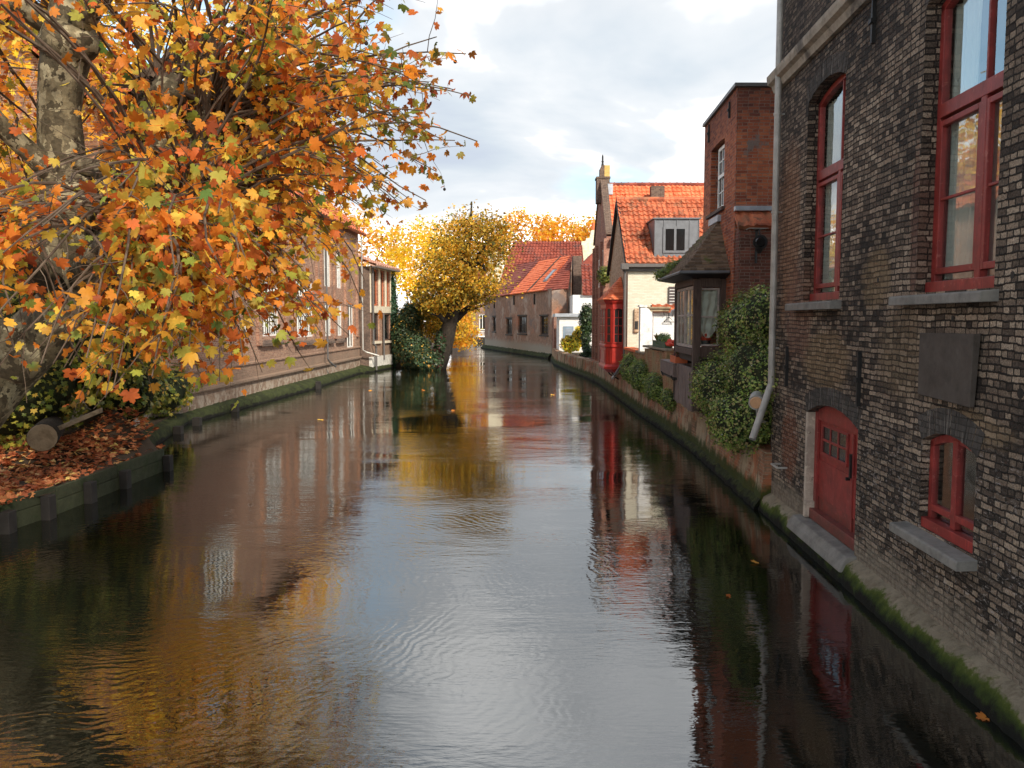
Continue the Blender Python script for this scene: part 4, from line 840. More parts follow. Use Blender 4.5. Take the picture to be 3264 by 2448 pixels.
k = MB(); k.prism([(hx - .08, 11.66), (hx + .18, 11.66), (hx + .18, 12.35), (hx + .02, 12.3), (hx - .08, 12.1)], lambda x, z, y: (x, y, z), hR - .3, hR + .1); obj('chimney_stack', k, MAT['dark_brick'], ch_)
k = MB(); k.box(hx + .19, hx + .5, hR - .30, hR + .08, 11.66, 12.32); obj('chimney_pot', k, MAT['yellow_lit_brick'], ch_)  # sunlit part of the shaft, the light put into its colour
k = MB(); k.tube([(hx + .1, hR - .1, 12.3), (hx + .1, hR - .1, 12.5), (hx + .1, hR - .1, 12.55), (hx + .1, hR - .1, 12.62), (hx + .1, hR - .1, 12.85), (hx + .1, hR - .1, 12.95)], [.09, .05, .08, .05, .05, .015], 8); obj('finial', k, MAT['iron'], h3)
k = MB(); k.box(7.75, 8.50, 46.35, 46.9, 9.9, 10.95); obj('vent_stack', k, MAT['dark_brick'], h3)
k = MB(); k.box(hx + .33, hx + .62, 47.2, 47.5, 10.6, 11.2); obj('flashing', k, MAT['lead'], h3); k = MB(); k.box(hx + .2, hx + .75, hY0 - .35, hY0 - .1, hE - .35, hE - .1); obj('flashing', k, MAT['lead'], h3)
for (s, z0, z1) in ((10.6, 3.4, 4.6), (13.0, 5.4, 7.0), (11.0, 5.6, 7.4)): window_parts(h3, GF, s, s + .75, z0, z1, .02, bars_s=[(s + .37, .04)], fw=.06, mat='white_paint')
HF = Fr((hx, hY0), (hx1, hY0), flip=True)
k = MB(); k.tube([(hx + .75, hY0 - .1, hE - .3), (hx + .75, hY0 - .1, 2)], .06, 8); obj('downpipe', k, MAT['pipe_dark'], h3)
# ================================================================== garden walls along the right canal edge
EW = [(3.87 + .045 * 14.98, 14.98), (4.82, 21.2), (4.83, 26.6), (4.75, 30.2), (4.76, 35.0), (4.79, 45.0), (4.5, 50.0), (3.96, 55.5), (3.31, 65.0), (3.5, 73.5)]
def poly_wall(pts, prof, name, mat, parent=None, step=.35, amp=.012, smooth=False):
    """run a profile (offset to the right of the line, z) along a polyline"""
    mb_ = MB(); P_ = [Vector(p) for p in pts]; st = []
    for a, b_ in zip(P_[:-1], P_[1:]):
        n = max(1, int((b_ - a).length / step))
        for i in range(n): st.append((a.lerp(b_, i / n), (b_ - a).normalized()))
    st.append((P_[-1], (P_[-1] - P_[-2]).normalized())); m = len(prof)
    for p, d in st:
        nrm = Vector((d.y, -d.x))
        for (o_, z) in prof: q = p + nrm * (o_ + random.uniform(-amp, amp)); mb_.v.append((q.x, q.y, z + random.uniform(-amp, amp)))
    for i in range(len(st) - 1):
        for j in range(m - 1): a = i * m + j; mb_.f.append((a, a + m, a + m + 1, a + 1))
    mb_.f.append(tuple(range(m))[::-1])
    return obj(name, mb_, mat, parent, smooth=smooth, uvdir=(0, 1))
q1 = thing('canal_wall', 'low stained brick canal wall with green moss at the waterline, on the right side', 'wall', (4.8, 25, 0))
poly_wall(EW, [(.02, -.5), (.02, .06), (.05, .12), (.09, .5), (.12, 1.02), (.16, 1.06), (.55, 1.08), (.6, .9)], 'brickwork', MAT['canal_wall'], q1, .25, .012)
poly_wall(EW, [(-.05, -.4), (-.06, .02), (-.03, .09), (.04, .17), (.09, .22)], 'mossy_foot', MAT['dark_moss'], q1, .15, .022, True)
# parapets standing on it
pA = thing('garden_wall', 'ochre brick garden wall topped with mossy coping, next to the planter boxes', 'wall', (5, 28, 1))
PA = Fr((4.98, 26.2), (4.9, 30.3)); mb = MB(); mb.fb(PA, 0, 4.1, 1.0, 2.46, -.32, 0); mb.fb(PA, -.08, .35, 1.0, 2.50, -.36, .06); obj('brickwork', mb, MAT['ochre_brick'], pA)
k = MB(); k.fb(PA, -.1, 4.15, 2.505, 2.58, -.38, .08); obj('coping', k, MAT['mossy_ledge'], pA, bevel=.02)
pB = thing('brick_pier', 'low brick pier under the timber planter ledge beside the bay window', 'wall', (5, 24, 1)); mb = MB(); mb.box(4.93, 5.3, 23.3, 26.1, 1.0, 2.2); obj('brickwork', mb, MAT['ochre_brick'], pB)
pC = thing('terrace_wall', 'brick terrace wall with bright red tile edge below the cream house', 'wall', (5, 33, 1)); PC = Fr((4.93, 30.35), (4.93, 35.9)); mb = MB(); mb.fb(PC, 0, 5.5, 1.0, 2.22, -.35, 0); obj('brickwork', mb, MAT['ochre_brick'], pC)
k = MB(); k.fb(PC, 2.2, 5.55, 2.225, 2.32, -.40, .05); obj('tile_edge', k, MAT['tile_new'], pC)
k = MB(); k.fb(PC, 0, 2.15, 2.225, 2.30, -.4, .05); obj('coping', k, MAT['mossy_ledge'], pC)
# white garden house wall
wg = thing('white_wall', 'white painted brick garden wall with brown tile coping behind the flower boxes', 'wall', (6, 32.5, 1))
mb = MB(); mb.box(5.6, 9.5, 32.6, 32.9, .9, 3.88); obj('brickwork', mb, MAT['white_brick'], wg)
k = MB(); tileroof(k, (5.55, 32.4, 3.86), (9.5, 32.4, 3.86), (9.5, 33.0, 4.10), (5.55, 33.0, 4.10), .3, .3, .05, .04); obj('tile_coping', k, MAT['tile_weathered'], wg)
k = MB(); k.box(5.35, 6.25, 32.3, 32.59, 3.95, 4.02); k.box(5.42, 6.18, 32.36, 32.59, 3.84, 3.95); obj('ledge', k, MAT['stump_wood'], wg)
wp = thing('white_pillar', 'smooth bright white plastered pillar with arched shoulder beside the niche of the cream house', 'pillar', (5.2, 31.8, 1))
k = MB(); PP = lambda x, z, y: (x, y, z)
k.prism([(4.95, .95), (5.42, .95), (5.42, 3.6), (5.38, 3.78), (5.28, 3.92), (5.1, 4.0), (4.95, 4.0)], PP, 31.7, 32.1); obj('shaft', k, MAT['white_plaster'], wp)
k = MB(); k.box(4.90, 5.2, 31.66, 32.14, 4.003, 4.07); obj('cap', k, MAT['white_plaster'], wp)
# planters and pots
def plant_tuft(mb_cols, c, r, n, pal, up=1.0):
    pass
pl = thing('timber_ledge', 'old timber ledge on iron brackets beside the bay window, carrying flower boxes', 'ledge', BF.p(24, 2.3, 0))
k = MB(); k.fb(BF, 22.7, 25.3, 2.24, 2.30, -1.0, .12); k.fb(BF, 22.7, 25.3, 1.92, 2.24, .06, .12); k.fb(BF, 22.66, 22.72, 1.92, 2.24, -1.0, .12); obj('board', k, MAT['plank'], pl, bevel=.01)
k = MB(); k.tube([BF.p(22.9, 1.9, -.5), BF.p(22.9, 1.84, .1), BF.p(22.9, 1.95, .14)], .025, 6); k.tube([BF.p(24.9, 1.9, -.5), BF.p(24.9, 1.84, .1), BF.p(24.9, 1.95, .14)], .025, 6); k.fb(BF, 22.7, 25.2, 1.85, 1.9, -.1, .1); obj('bracket', k, MAT['iron'], pl)
def trough(name, label, fr_, s0, s1, z, o0, o1, h, mat):
    k = MB(); i = [(s0, o0), (s1, o0), (s1, o1), (s0, o1)]; ins = .03
    k.fb(fr_, s0, s1, z, z + .02, o0, o1)
    for (a, b_, c, d) in ((s0, s1, o0, o0 + ins), (s0, s1, o1 - ins, o1), (s0, s0 + ins, o0 + ins, o1 - ins), (s1 - ins, s1, o0 + ins, o1 - ins)): k.fb(fr_, a, b_, z + .02, z + h, c, d)
    k.fb(fr_, s0 - .012, s1 + .012, z + h, z + h + .02, o1 - .02, o1 + .012)
    k.fb(fr_, s0 + ins, s1 - ins, z + h * .6, z + h * .8, o0 + ins, o1 - ins)
    return tag(obj(name, k, mat), label, 'planter')
trough('flower_box', 'orange terracotta flower box with dry plants on the timber ledge', BF, 22.75, 23.75, 2.305, -.28, .05, .17, MAT['terracotta'])
trough('flower_box', 'dark green flower box with small plants on the ochre garden wall', PA, .5, 2.6, 2.585, -.26, .0, .2, MAT['green_plastic'])
k = MB(); k.tube([(5.35, 29.9, 2.58), (5.35, 29.9, 2.62), (5.35, 29.9, 2.72), (5.35, 29.9, 2.95)], [.16, .07, .06, .20], 12); tag(obj('garden_urn', k, MAT['ochre_brick']), 'small stone urn on a foot standing behind the green flower box', 'urn')
# iron ornament and gooseneck lamp near white wall
k = MB(); o_ = AY(2132, 1010, 32.5)
k.tube([(o_.x, 32.5, o_.z + .35), (o_.x, 32.5, o_.z - .1)], .018, 6); k.tube([(o_.x - .2, 32.5, o_.z - .2), (o_.x, 32.5, o_.z), (o_.x + .2, 32.5, o_.z - .2), (o_.x - .2, 32.5, o_.z - .2)], .018, 6)
k.tube([(o_.x - .05, 32.5, o_.z + .2), (o_.x - .22, 32.5, o_.z + .22), (o_.x - .18, 32.5, o_.z + .06)], .016, 6); tag(obj('iron_ornament', k, MAT['iron']), 'curled black iron wall ornament on the white garden wall', 'ornament')
k = MB(); o_ = AY(2142, 1000, 25.0); k.tube([(o_.x - .10, 24.6, o_.z - .08), (o_.x - .06, 24.6, o_.z + .06), (o_.x + .06, 24.6, o_.z + .12), (o_.x + .25, 24.6, o_.z + .12), (o_.x + .5, 23.2, o_.z + .1)], [.05, .06, .05, .035, .03], 8); tag(obj('gooseneck_lamp', k, MAT['white_paint']), 'small white gooseneck lamp on the far side of the timber bay', 'lamp')
# garden wall behind the creeper between tower and sooty house
cw_ = thing('creeper_wall', 'brick garden wall mostly hidden by the green creeper next to the drain pipe', 'wall', TF.p(17, 1, 0))
mb = MB(); mb.fb(TF, 15.12, 19.33, 1.0, 3.7, -.35, 0.0); obj('brickwork', mb, MAT['dark_brick'], cw_)
# round flood lamp in the creeper
f0 = AY(2412, 1278, 14.85)
fl = thing('flood_lamp', 'round drum flood lamp with amber glass poking out of the creeper by the pipe outlet', 'lamp', (f0.x, f0.y, f0.z))
ax = Vector((-.35, -.9, -.25)).normalized(); k = MB(); k.tube([f0 - ax * .22, f0 - ax * .18, f0 + ax * .10], [.09, .135, .14], 18); obj('drum', k, MAT['pipe_grey'], fl)
side = Vector((.42, -.86, .05)).normalized(); k = MB(); k.tube([f0 + ax * .10, f0 + ax * .13], [.115, .10], 18); obj('lens', k, MAT['lamp_glass'], fl)
k = MB(); k.tube([f0 - ax * .1 + Vector((0, 0, -.1)), f0 - ax * .15 + Vector((.05, .1, -.4)), f0 + Vector((.30, .3, -.45))], .03, 6); obj('arm', k, MAT['pipe_grey'], fl)
# ================================================================== 5 white annex with blue door, its wall and the roofs behind
wa = thing('white_annex', 'small white painted annex with blue grey door beside the long grey house', 'annex', (3.9, 66, 0))
xa = AY(1783, 1000, 66).x; xb_ = AY(1868, 1000, 66).x
mb = MB(); mb.box(xa, xb_ + .8, 66, 70, .8, 3.75); obj('wall', mb, MAT['white_brick'], wa)
k = MB(); k.box(xa - .35, xb_ + .3, 65.7, 70.1, 3.76, 4.02); obj('fascia', k, MAT['lead'], wa)
AF = Fr((xa, 66), (xb_ + .8, 66), flip=True)
d0 = AY(1795, 1040, 66); d1 = AY(1828, 1092, 66); k = MB(); k.fb(AF, d0.x - xa, d1.x - xa, 1.2, d0.z, .0, .06); dr = obj('door', k, MAT['blue_door'], wa)
k = MB()
for i in range(6): k.fb(AF, d0.x - xa + .18, d1.x - xa - .15, d0.z - .25 - i * .11, d0.z - .20 - i * .11, .06, .09)
obj('louvre', k, MAT['lead'], dr)
ww = thing('white_house', 'white rendered house with red tiled roof between grey house and gabled house', 'house', (5.5, 70, 0))
p0 = AY(1826, 940, 70.5); p1 = AY(1898, 940, 70.5); mb = MB(); mb.box(p0.x, p1.x + 2, 70.5, 76, .8, p0.z); obj('wall', mb, MAT['white_brick'], ww)
tl = AY(1852, 842, 75.5); k = MB(); tileroof(k, (AY(1857, 939, 70.2).x, 70.2, p0.z + .02), (p1.x + 2, 70.2, p0.z + .02), (p1.x + 2, 75.5, tl.z), (tl.x, 75.5, tl.z), .4, .6, .09, .08); obj('roof', k, MAT['tile_dark'], ww)
rp = thing('far_red_roof_house', 'dark red tiled roof with white stepped gable showing behind the grey house', 'house', (6, 86, 0))
t0 = AY(1858, 842, 84); t1 = AY(1893, 790, 90); k = MB(); k.box(t0.x, t0.x + 5, 84, 92, 0, t0.z); obj('wall', k, MAT['cream_brick'], rp)
k = MB(); zp = AY(1893, 797, 84).z; k.prism([(t0.x - .1, t0.z), (t0.x + 1.3, zp), (t0.x + 4, zp - .5), (t0.x + 5, t0.z)], lambda x, z, y: (x, y, z), 83.8, 92); obj('roof', k, MAT['tile_brown'], rp)
# white gable with pipe (beyond)
wgb = thing('white_gable_house', 'far house with big mottled red tile roof and tall white gable end', 'house', (3, 105, 0))
a0 = AY(1854, 770, 105); l0 = AY(1637, 770, 105); b0 = AY(1604, 850, 105)
k = MB(); k.box(b0.x, a0.x, 100.2, 110, 0, b0.z - 1.6); obj('wall', k, MAT['tan_brick'], wgb)
k = MB(); tileroof(k, (b0.x - .3, 99.5, b0.z - 2.0), (a0.x, 99.5, b0.z - 2.0), (a0.x, 105, a0.z), (l0.x, 105, a0.z), .45, .55, .10, .08); tileroof(k, (a0.x, 110.5, b0.z - 2.0), (b0.x - .3, 110.5, b0.z - 2.0), (l0.x, 105, a0.z), (a0.x, 105, a0.z), .45, .55, .10, .08); obj('roof', k, MAT['tile_dark'], wgb)
k = MB(); pp = [AY(x, y, 104.5) for x, y in ((1853, 812), (1853, 770), (1868, 768), (1868, 760), (1880, 758), (1884, 735), (1896, 733), (1898, 812), (1880, 830), (1860, 850), (1853, 860))]
k.prism([(p.x, p.z) for p in pp], lambda x, z, y: (x, y, z), 104.3, 105.2); obj('gable', k, MAT['cream_plaster'], wgb)
k = MB(); p = AY(1891, 720, 104.5); k.tube([(p.x, 104.7, p.z - .6), (p.x, 104.7, p.z + .4)], .18, 8); obj('chimney_pot', k, MAT['terracotta'], wgb)
# ================================================================== 6 long grey plastered house
gh = thing('grey_house', 'long low patched grey plaster house with dark windows and two tone orange roof', 'house', (0, 88, 0))
GH = Fr((3.57, 74.56), (-3.39, 102)); GH2 = GH
L_ = 28.3; ez = 6.05; openw = [(1.0, 3.6, 2.12, 3.87), (8.5, 11.9, 2.12, 3.9), (14.5, 17.1, 1.95, 3.65), (22.2, 23.9, 2.15, 3.87)]
mb = MB(); wall(mb, GH, -.1, L_, -.4, ez + .3, [(a, b_, c, d, 0, .3) for a, b_, c, d in openw]); q = GH.p(L_, 0, 0)
nn = lambda s, z, o_: GH.p(s, z, o_); RW_ = 3.6
mb.quad(nn(L_, -.4, 0), nn(L_, -.4, -9), nn(L_, 10.0, -RW_), nn(L_, ez + .3, 0)); mb.quad(nn(4.5, -.4, -.5), nn(4.5, -.4, -7), nn(4.5, 9.6, -RW_), nn(4.5, ez + .1, -.5))
obj('wall', mb, MAT['grey_plaster'], gh)
for a, b_, c, d in openw:
    n_ = 3 if b_ - a > 2 else 2
    window_parts(gh, GH, a, b_, c, d, -.15, bars_s=[(a + (b_ - a) * (i + 1) / (n_ + 1), .07) for i in range(n_)], bars_z=[((c + d) / 2, .05)], fw=.12, mat='black_wood')
    k = MB(); k.fb(GH, a - .15, b_ + .15, c - .14, c - .02, -.1, .10); obj('sill', k, MAT['black_wood'], gh)
    k = MB(); k.fb(GH, a - .15, b_ + .15, d + .01, d + .14, -.1, .06); obj('lintel', k, MAT['black_wood'], gh)
for s, z0, z1 in ((5.5, 5.0, 6.0), (13.5, 5.1, 6.1), (22.8, 4.9, 6.0)): k = MB(); k.fb(GH, s - .12, s + .12, z0, z1, 0, .12); obj('wall_tie', k, MAT['black_wood'], gh)
# roof in bands; the near end is a hip that follows the bend of the wall
RW = 3.6; RP = nn(0, 0, -RW); RQ = nn(28, 0, -RW)
def s_at(P, Q, x):
    u = ray(x, 1000); dx, dy = Q[0] - P[0], Q[1] - P[1]; L = math.hypot(dx, dy); dx /= L; dy /= L
    return (u[0] * P[1] - u[1] * P[0]) / (dx * u[1] - u[0] * dy)
zr = lambda s: 9.65 + .02 * s
def eav(x, dz=0): return nn(s_at(GH.p(0, 0), GH.p(28, 0), x), ez + .15 + dz, .35)
def rdg(x, dz=0): s = s_at(RP, RQ, x); return nn(s, zr(s) + dz, -RW)
def band(e0, e1, r0, r1, mat, nm, lab=None, dz=0):
    k = MB(); tileroof(k, eav(e0, dz), eav(e1, dz), rdg(r1, dz), rdg(r0, dz), .9, .42, 0, .05); o_ = obj(nm, k, MAT[mat], gh)
    if lab: o_['label'] = lab
    return o_
NC = AY(1810, 920, 74.0)
k = MB(); tileroof(k, tuple(NC), eav(1740), rdg(1819), rdg(1823), .9, .42, 0, .05); obj('roof', k, MAT['tile_brown'], gh)['label'] = 'darker brown tiles at the near hipped end'
rb = band(1740, 1692, 1819, 1787, 'tile_new', 'roof', 'bright new orange tiles holding the skylight', .03); band(1690, 1634, 1785, 1720, 'tile_new', 'roof', 'wide band of bright orange tiles', .03); band(1633, 1560, 1719, 1645, 'tile_brown', 'roof', 'dark red brown older tiles')
k = MB(); k.tube([Vector(eav(1691, .1)), Vector(rdg(1786, .1))], .07, 6); obj('roof_joint', k, MAT['black_wood'], gh)
k = MB(); ra, rb_ = rdg(1823), rdg(1645); k.box8([(ra[0] + 5, ra[1] + 1, 6), (rb_[0] + 5, rb_[1] + 1, 6), rb_, ra, (ra[0] + 5, ra[1] + 1, 6.1), (rb_[0] + 5, rb_[1] + 1, 6.1), (rb_[0], rb_[1], rb_[2] + .08), (ra[0], ra[1], ra[2] + .08)]); obj('back_roof', k, MAT['tile_brown'], gh)
def onroof(xe, xr, t, lift):
    a, b_ = Vector(eav(xe)), Vector(rdg(xr)); p = a.lerp(b_, t); return (p.x, p.y, p.z + lift)
def skl(x0, x1, t0, t1, l0, l1):
    q = [onroof(x0, x0 + 88, t0, l0), onroof(x1, x1 + 88, t0, l0), onroof(x1, x1 + 88, t1, l0), onroof(x0, x0 + 88, t1, l0)]; return q + [(p[0], p[1], p[2] + l1 - l0) for p in q]
k = MB(); k.box8(skl(1728, 1717, .24, .56, .03, .20)); sk = obj('skylight', k, MAT['zinc'], rb)
k = MB(); k.box8(skl(1726, 1719, .27, .53, .1, .23)); obj('skylight_pane', k, MAT['lead'], sk)
# near end: extension wall following the bend, brick stack
k = MB(); e0 = Vector(nn(0, 0, 0)); pA_ = GH.p(-.1, 0, 0); k.box8([(pA_[0], pA_[1], -.4), (NC.x - .1, 74.35, -.4), (NC.x - .1, 78, -.4), (pA_[0] + 1, 78, -.4), (pA_[0], pA_[1], ez + .1), (NC.x - .1, 74.35, 6.3), (NC.x - .1, 78, 6.3), (pA_[0] + 1, 78, ez + .1)]); obj('end_wall', k, MAT['grey_plaster'], gh)
c0 = AY(1826, 937, 77); c1 = AY(1854, 816, 77); k = MB(); k.box(c0.x, c1.x, 76.6, 78.5, 2.0, c1.z); obj('chimney', k, MAT['dark_brick'], gh)
k = MB(); pq = AY(1762, 1008, 73.6); k.box(pq.x, AY(1783, 1008, 73).x, 71.5, 74.2, -.3, pq.z + .1); obj('brick_buttress', k, MAT['house_brick'], gh)
k = jag_strip(GH, -.3, L_ + .1, [(.45, -.4), (.45, .1), (.32, .22), (.12, .36), (-.02, .45)], 110, .05); obj('mossy_foot', k, MAT['dark_moss'], gh, smooth=True)
# cream tower/house between grey house and yellow tree
fc = thing('cream_tower_house', 'sunlit cream house edge showing through the yellow tree beside the mottled roof', 'house', (-2, 118, 0))
p0 = AY(1556, 800, 112); p1 = AY(1602, 860, 112); k = MB(); k.box(p0.x, p1.x, 112, 117, 0, p0.z); obj('wall', k, MAT['cream_plaster'], fc)
k = MB(); k.prism([(p0.x - .3, p0.z), (p1.x + .3, p0.z), ((p0.x + p1.x) / 2, p0.z + 1.2)], lambda x, z, y: (x, y, z), 111.8, 117); obj('roof', k, MAT['tile_brown'], fc)
# far house at the bend
fh = thing('far_canal_house', 'far brick house at the canal bend with one white framed window and flowers', 'house', (-6, 127, 0))
FF = Fr((-9.4, 126.5), (-2.5, 126.5), flip=True)
mb = MB(); wall(mb, FF, 0, 7, -.3, 9.0, [(4.35, 5.35, 1.9, 4.4, 0, .3), (.9, 1.6, 3.0, 4.8, 0, .2), (2.3, 3.0, 3.0, 4.8, 0, .2)]); mb.box(-9.4, -2.4, 127.5, 134, -.3, 8.9); obj('wall', mb, MAT['grey_plaster'], fh)
window_parts(fh, FF, 4.35, 5.35, 1.95, 4.4, -.1, bars_s=[(4.85, .1)], fw=.14, mat='white_paint')
for s in (.9, 2.3): window_parts(fh, FF, s, s + .7, 3.0, 4.8, -.1, fw=.1, mat='cream_paint', glass='lead')
k = MB(); k.prism([(-9.7, 9.0), (-2.1, 9.0), (-5.9, 12)], lambda x, z, y: (x, y, z), 126.2, 134); obj('roof', k, MAT['tile_brown'], fh)
k = MB(); k.fb(FF, 4.0, 5.8, .9, 1.1, 0, .8)
for i in range(9): k.fb(FF, 4.05 + i * .2, 4.10 + i * .2, 1.1, 1.7, .72, .78)
k.fb(FF, 4.0, 5.8, 1.7, 1.78, .70, .80); obj('balcony', k, MAT['white_paint'], fh)
k = MB(); k.fb(FF, 3.8, 6.0, -.2, .9, 0, .7); obj('balcony_base', k, MAT['black_wood'], fh)
MAT['tile_pale'] = tile_mat('pale_faded_tile', [(0.2, (0.40, 0.20, 0.14)), (0.6, (0.52, 0.30, 0.22)), (0.9, (0.6, 0.4, 0.3))])
# ================================================================== left brick house along the canal
LF = Fr((-11.2, 27.6), (-10.3, 53.5), flip=True)
lh = thing('long_brick_house', 'long pink brown brick house with tall white barred windows on the left bank', 'house', LF.p(13, 0, 0))
wins = [(8.0, 10.75, 2.78, 4.12), (13.0, 16.55, 2.62, 4.32), (18.5, 20.35, 2.58, 4.5), (21.2, 22.95, 2.55, 4.55), (6.1, 7.0, 3.0, 3.6)]
upw = [(8.0, 10.75, 4.72, 5.6), (13.0, 16.55, 4.70, 5.6), (18.5, 20.35, 5.4, 7.6), (21.2, 22.95, 5.4, 7.6), (1.5, 4.5, 5.0, 7.2)]
drs = [(24.0, 26.0, 1.75, 4.5)]
ops = [(a, b_, c, d, 0, .22) for a, b_, c, d in wins + upw + drs]
mb = MB(); wall(mb, LF, -4.6, 27.6, -.4, 9.3, ops); mb.quad(LF.p(-4.6, -.4), LF.p(-4.6, -.4, -9), LF.p(-4.6, 9.3, -9), LF.p(-4.6, 9.3)); mb.quad(LF.p(27.6, -.4), LF.p(27.6, -.4, -9), LF.p(27.6, 9.3, -9), LF.p(27.6, 9.3)); mb.quad(LF.p(-4.6, -.4, -9), LF.p(27.6, -.4, -9), LF.p(27.6, 9.3, -9), LF.p(-4.6, 9.3, -9))
for s in (7.55, 11.3, 12.6, 17.0, 17.9, 20.75, 23.4, 26.6): mb.fb(LF, s, s + .42, 2.4, 8.6, .0, .13)
obj('wall', mb, MAT['left_brick'], lh)
k = MB(); k.prism([(.10, .93), (.13, .98), (.13, 1.06), (.0, 1.10), (-.02, .93)], lambda o_, z, s: LF.p(s, z, o_), -4.6, 27.6); k.prism([(.0, 1.62), (.07, 1.66), (.07, 1.73), (.0, 1.76), (-.02, 1.6)], lambda o_, z, s: LF.p(s, z, o_), -4.6, 27.6); obj('string_course', k, MAT['left_brick'], lh)
for (a, b_, c, d) in wins[:4]:
    n_ = max(3, round((b_ - a) / .36)); window_parts(lh, LF, a, b_, c, d, -.1, bars_s=[(a + (b_ - a) * (i + 1) / (n_ + 1), .10 if i % 3 == 2 else .04) for i in range(n_)], bars_z=[(c + (d - c) * .33, .04), (c + (d - c) * .66, .06)], fw=.08, mat='white_paint')
    k = MB(); k.prism([(-.2, c - .02), (.17, c - .30), (.17, c - .42), (-.2, c - .42)], lambda o_, z, s: LF.p(s, z, o_), a - .1, b_ + .1); obj('sloping_sill', k, MAT['dark_brick'], lh)
window_parts(lh, LF, 6.1, 7.0, 3.0, 3.6, -.1, bars_s=[(6.55, .05)], fw=.06, mat='white_paint')
for (a, b_, c, d) in upw:
    n_ = max(2, round((b_ - a) / .5)); window_parts(lh, LF, a, b_, c, d, -.1, bars_s=[(a + (b_ - a) * (i + 1) / (n_ + 1), .08) for i in range(n_)], bars_z=[((c + d) / 2, .05)], fw=.08, mat='white_paint')
for (a, b_) in ((8.0, 10.75), (13.0, 16.55)): k = MB(); k.fb(LF, a - .1, b_ + .1, 4.36, 4.66, -.15, .05); obj('lintel', k, MAT['zinc'], lh)
window_parts(lh, LF, 24.0, 26.0, 1.75, 4.5, -.1, bars_s=[(24.6, .09), (25.3, .09)], bars_z=[], fw=.09, mat='white_paint', name='tall_window', label='tall narrow dark opening with white posts')
k = MB(); tileroof(k, LF.p(-4.9, 9.1, .45), LF.p(27.9, 9.1, .45), LF.p(27.9, 13.4, -4.5), LF.p(-4.9, 13.4, -4.5), .5, .6, .09, .08); tileroof(k, LF.p(27.9, 9.1, -9.4), LF.p(-4.9, 9.1, -9.4), LF.p(-4.9, 13.4, -4.5), LF.p(27.9, 13.4, -4.5), .5, .6, .09, .08); obj('roof', k, MAT['tile_weathered'], lh)
k = MB()
for s in (-4.58, 27.55): k = MB(); k.prism([(0, 9.1), (-9, 9.1), (-4.5, 13.3)], lambda o_, z, t: LF.p(s + t, z, o_), 0, .04); obj('gable', k, MAT['left_brick'], lh)
k = MB(); k.tube([LF.p(18.2, 9.0, .28), LF.p(18.2, 1.35, .28), LF.p(18.4, 1.15, .34), LF.p(19.1, .85, .5)], .055, 8); obj('downpipe', k, MAT['pipe_dark'], lh)
k = MB(); k.tube([LF.p(27.3, 9.0, .28), LF.p(27.3, 1.5, .28), LF.p(27.4, 1.35, .5), LF.p(27.6, 1.1, 1.3)], .055, 8); obj('downpipe', k, MAT['pipe_grey'], lh)
# annex: timber framed with white plinth
AN = Fr((-9.57, 55.5), (-8.87, 60.3), flip=True); an = thing('timber_annex', 'narrow cream and brick annex with tall dark windows standing on a white plinth', 'annex', (-9.5, 57, 0))
aw = [(.55, 2.0, 2.08, 3.92), (3.1, 4.6, 2.05, 3.9), (.95, 1.75, 4.5, 6.95), (2.55, 3.25, 4.5, 6.95), (3.85, 4.55, 4.5, 6.95)]
mb = MB(); wall(mb, AN, 0, 4.85, .85, 7.15, [(a, b_, c, d, 0, .2) for a, b_, c, d in aw]); mb.quad(AN.p(4.85, .85), AN.p(4.85, .85, -6), AN.p(4.85, 7.15, -6), AN.p(4.85, 7.15)); obj('wall', mb, MAT['left_brick'], an)
p0 = AN.p(0, 0, 0); mb = MB(); mb.box8([(-10.9, 55.45, -.3), (p0[0], 55.5, -.3), AN.p(.5, -.3, -.05), (-10.9, 56, -.3), (-10.9, 55.45, 7.1), (p0[0], 55.5, 7.1), AN.p(.5, 7.1, -.05), (-10.9, 56, 7.1)]); obj('pier', mb, MAT['dark_brick'], an)
k = MB(); k.fb(AN, -.02, 4.87, -.3, 1.0, -.5, .10); obj('plinth', k, MAT['plinth_white'], an)
k = MB()
for s in (.02, 2.05, 4.68): k.fb(AN, s, s + .16, 4.0, 7.1, -.02, .06)
for s in (1.9, 3.4): k.fb(AN, s, s + .32, 4.4, 7.1, -.02, .05)
k.fb(AN, 0, 4.85, 4.0, 4.45, -.02, .07); k.fb(AN, .0, 4.85, 7.0, 7.15, -.02, .09); k.fb(AN, .4, 2.15, 1.88, 2.04, -.1, .14); k.fb(AN, 3.0, 4.75, 1.86, 2.02, -.1, .14); obj('cream_band', k, MAT['cream_paint'], an)
for a, b_, c, d in aw: window_parts(an, AN, a, b_, c, d, -.1, bars_s=[], fw=.09, mat='terracotta' if c > 4 else 'old_wood')
k = MB(); k.tube([AN.p(2.6, 4.0, .14), AN.p(2.6, .7, .14)], .07, 8); k.tube([AN.p(.06, 7.0, .2), AN.p(.06, 1.9, .2), AN.p(.2, 1.75, .3), AN.p(.3, 1.6, .3), AN.p(.3, .1, .3)], .07, 8); obj('downpipe', k, MAT['pipe_dark'], an)
k = MB(); tileroof(k, AN.p(-.4, 7.1, .55), AN.p(5.3, 7.1, .55), AN.p(5.3, 8.5, -3.2), AN.p(-.4, 8.5, -3.2), .5, .6, .08, .08); tileroof(k, AN.p(5.3, 7.1, -6.8), AN.p(-.4, 7.1, -6.8), AN.p(-.4, 8.5, -3.2), AN.p(5.3, 8.5, -3.2), .5, .6, .08, .08); obj('roof', k, MAT['tile_pale'], an)
k = MB(); k.fb(AN, -.4, 5.3, 7.0, 7.1, .3, .62); obj('gutter', k, MAT['pipe_dark'], an)
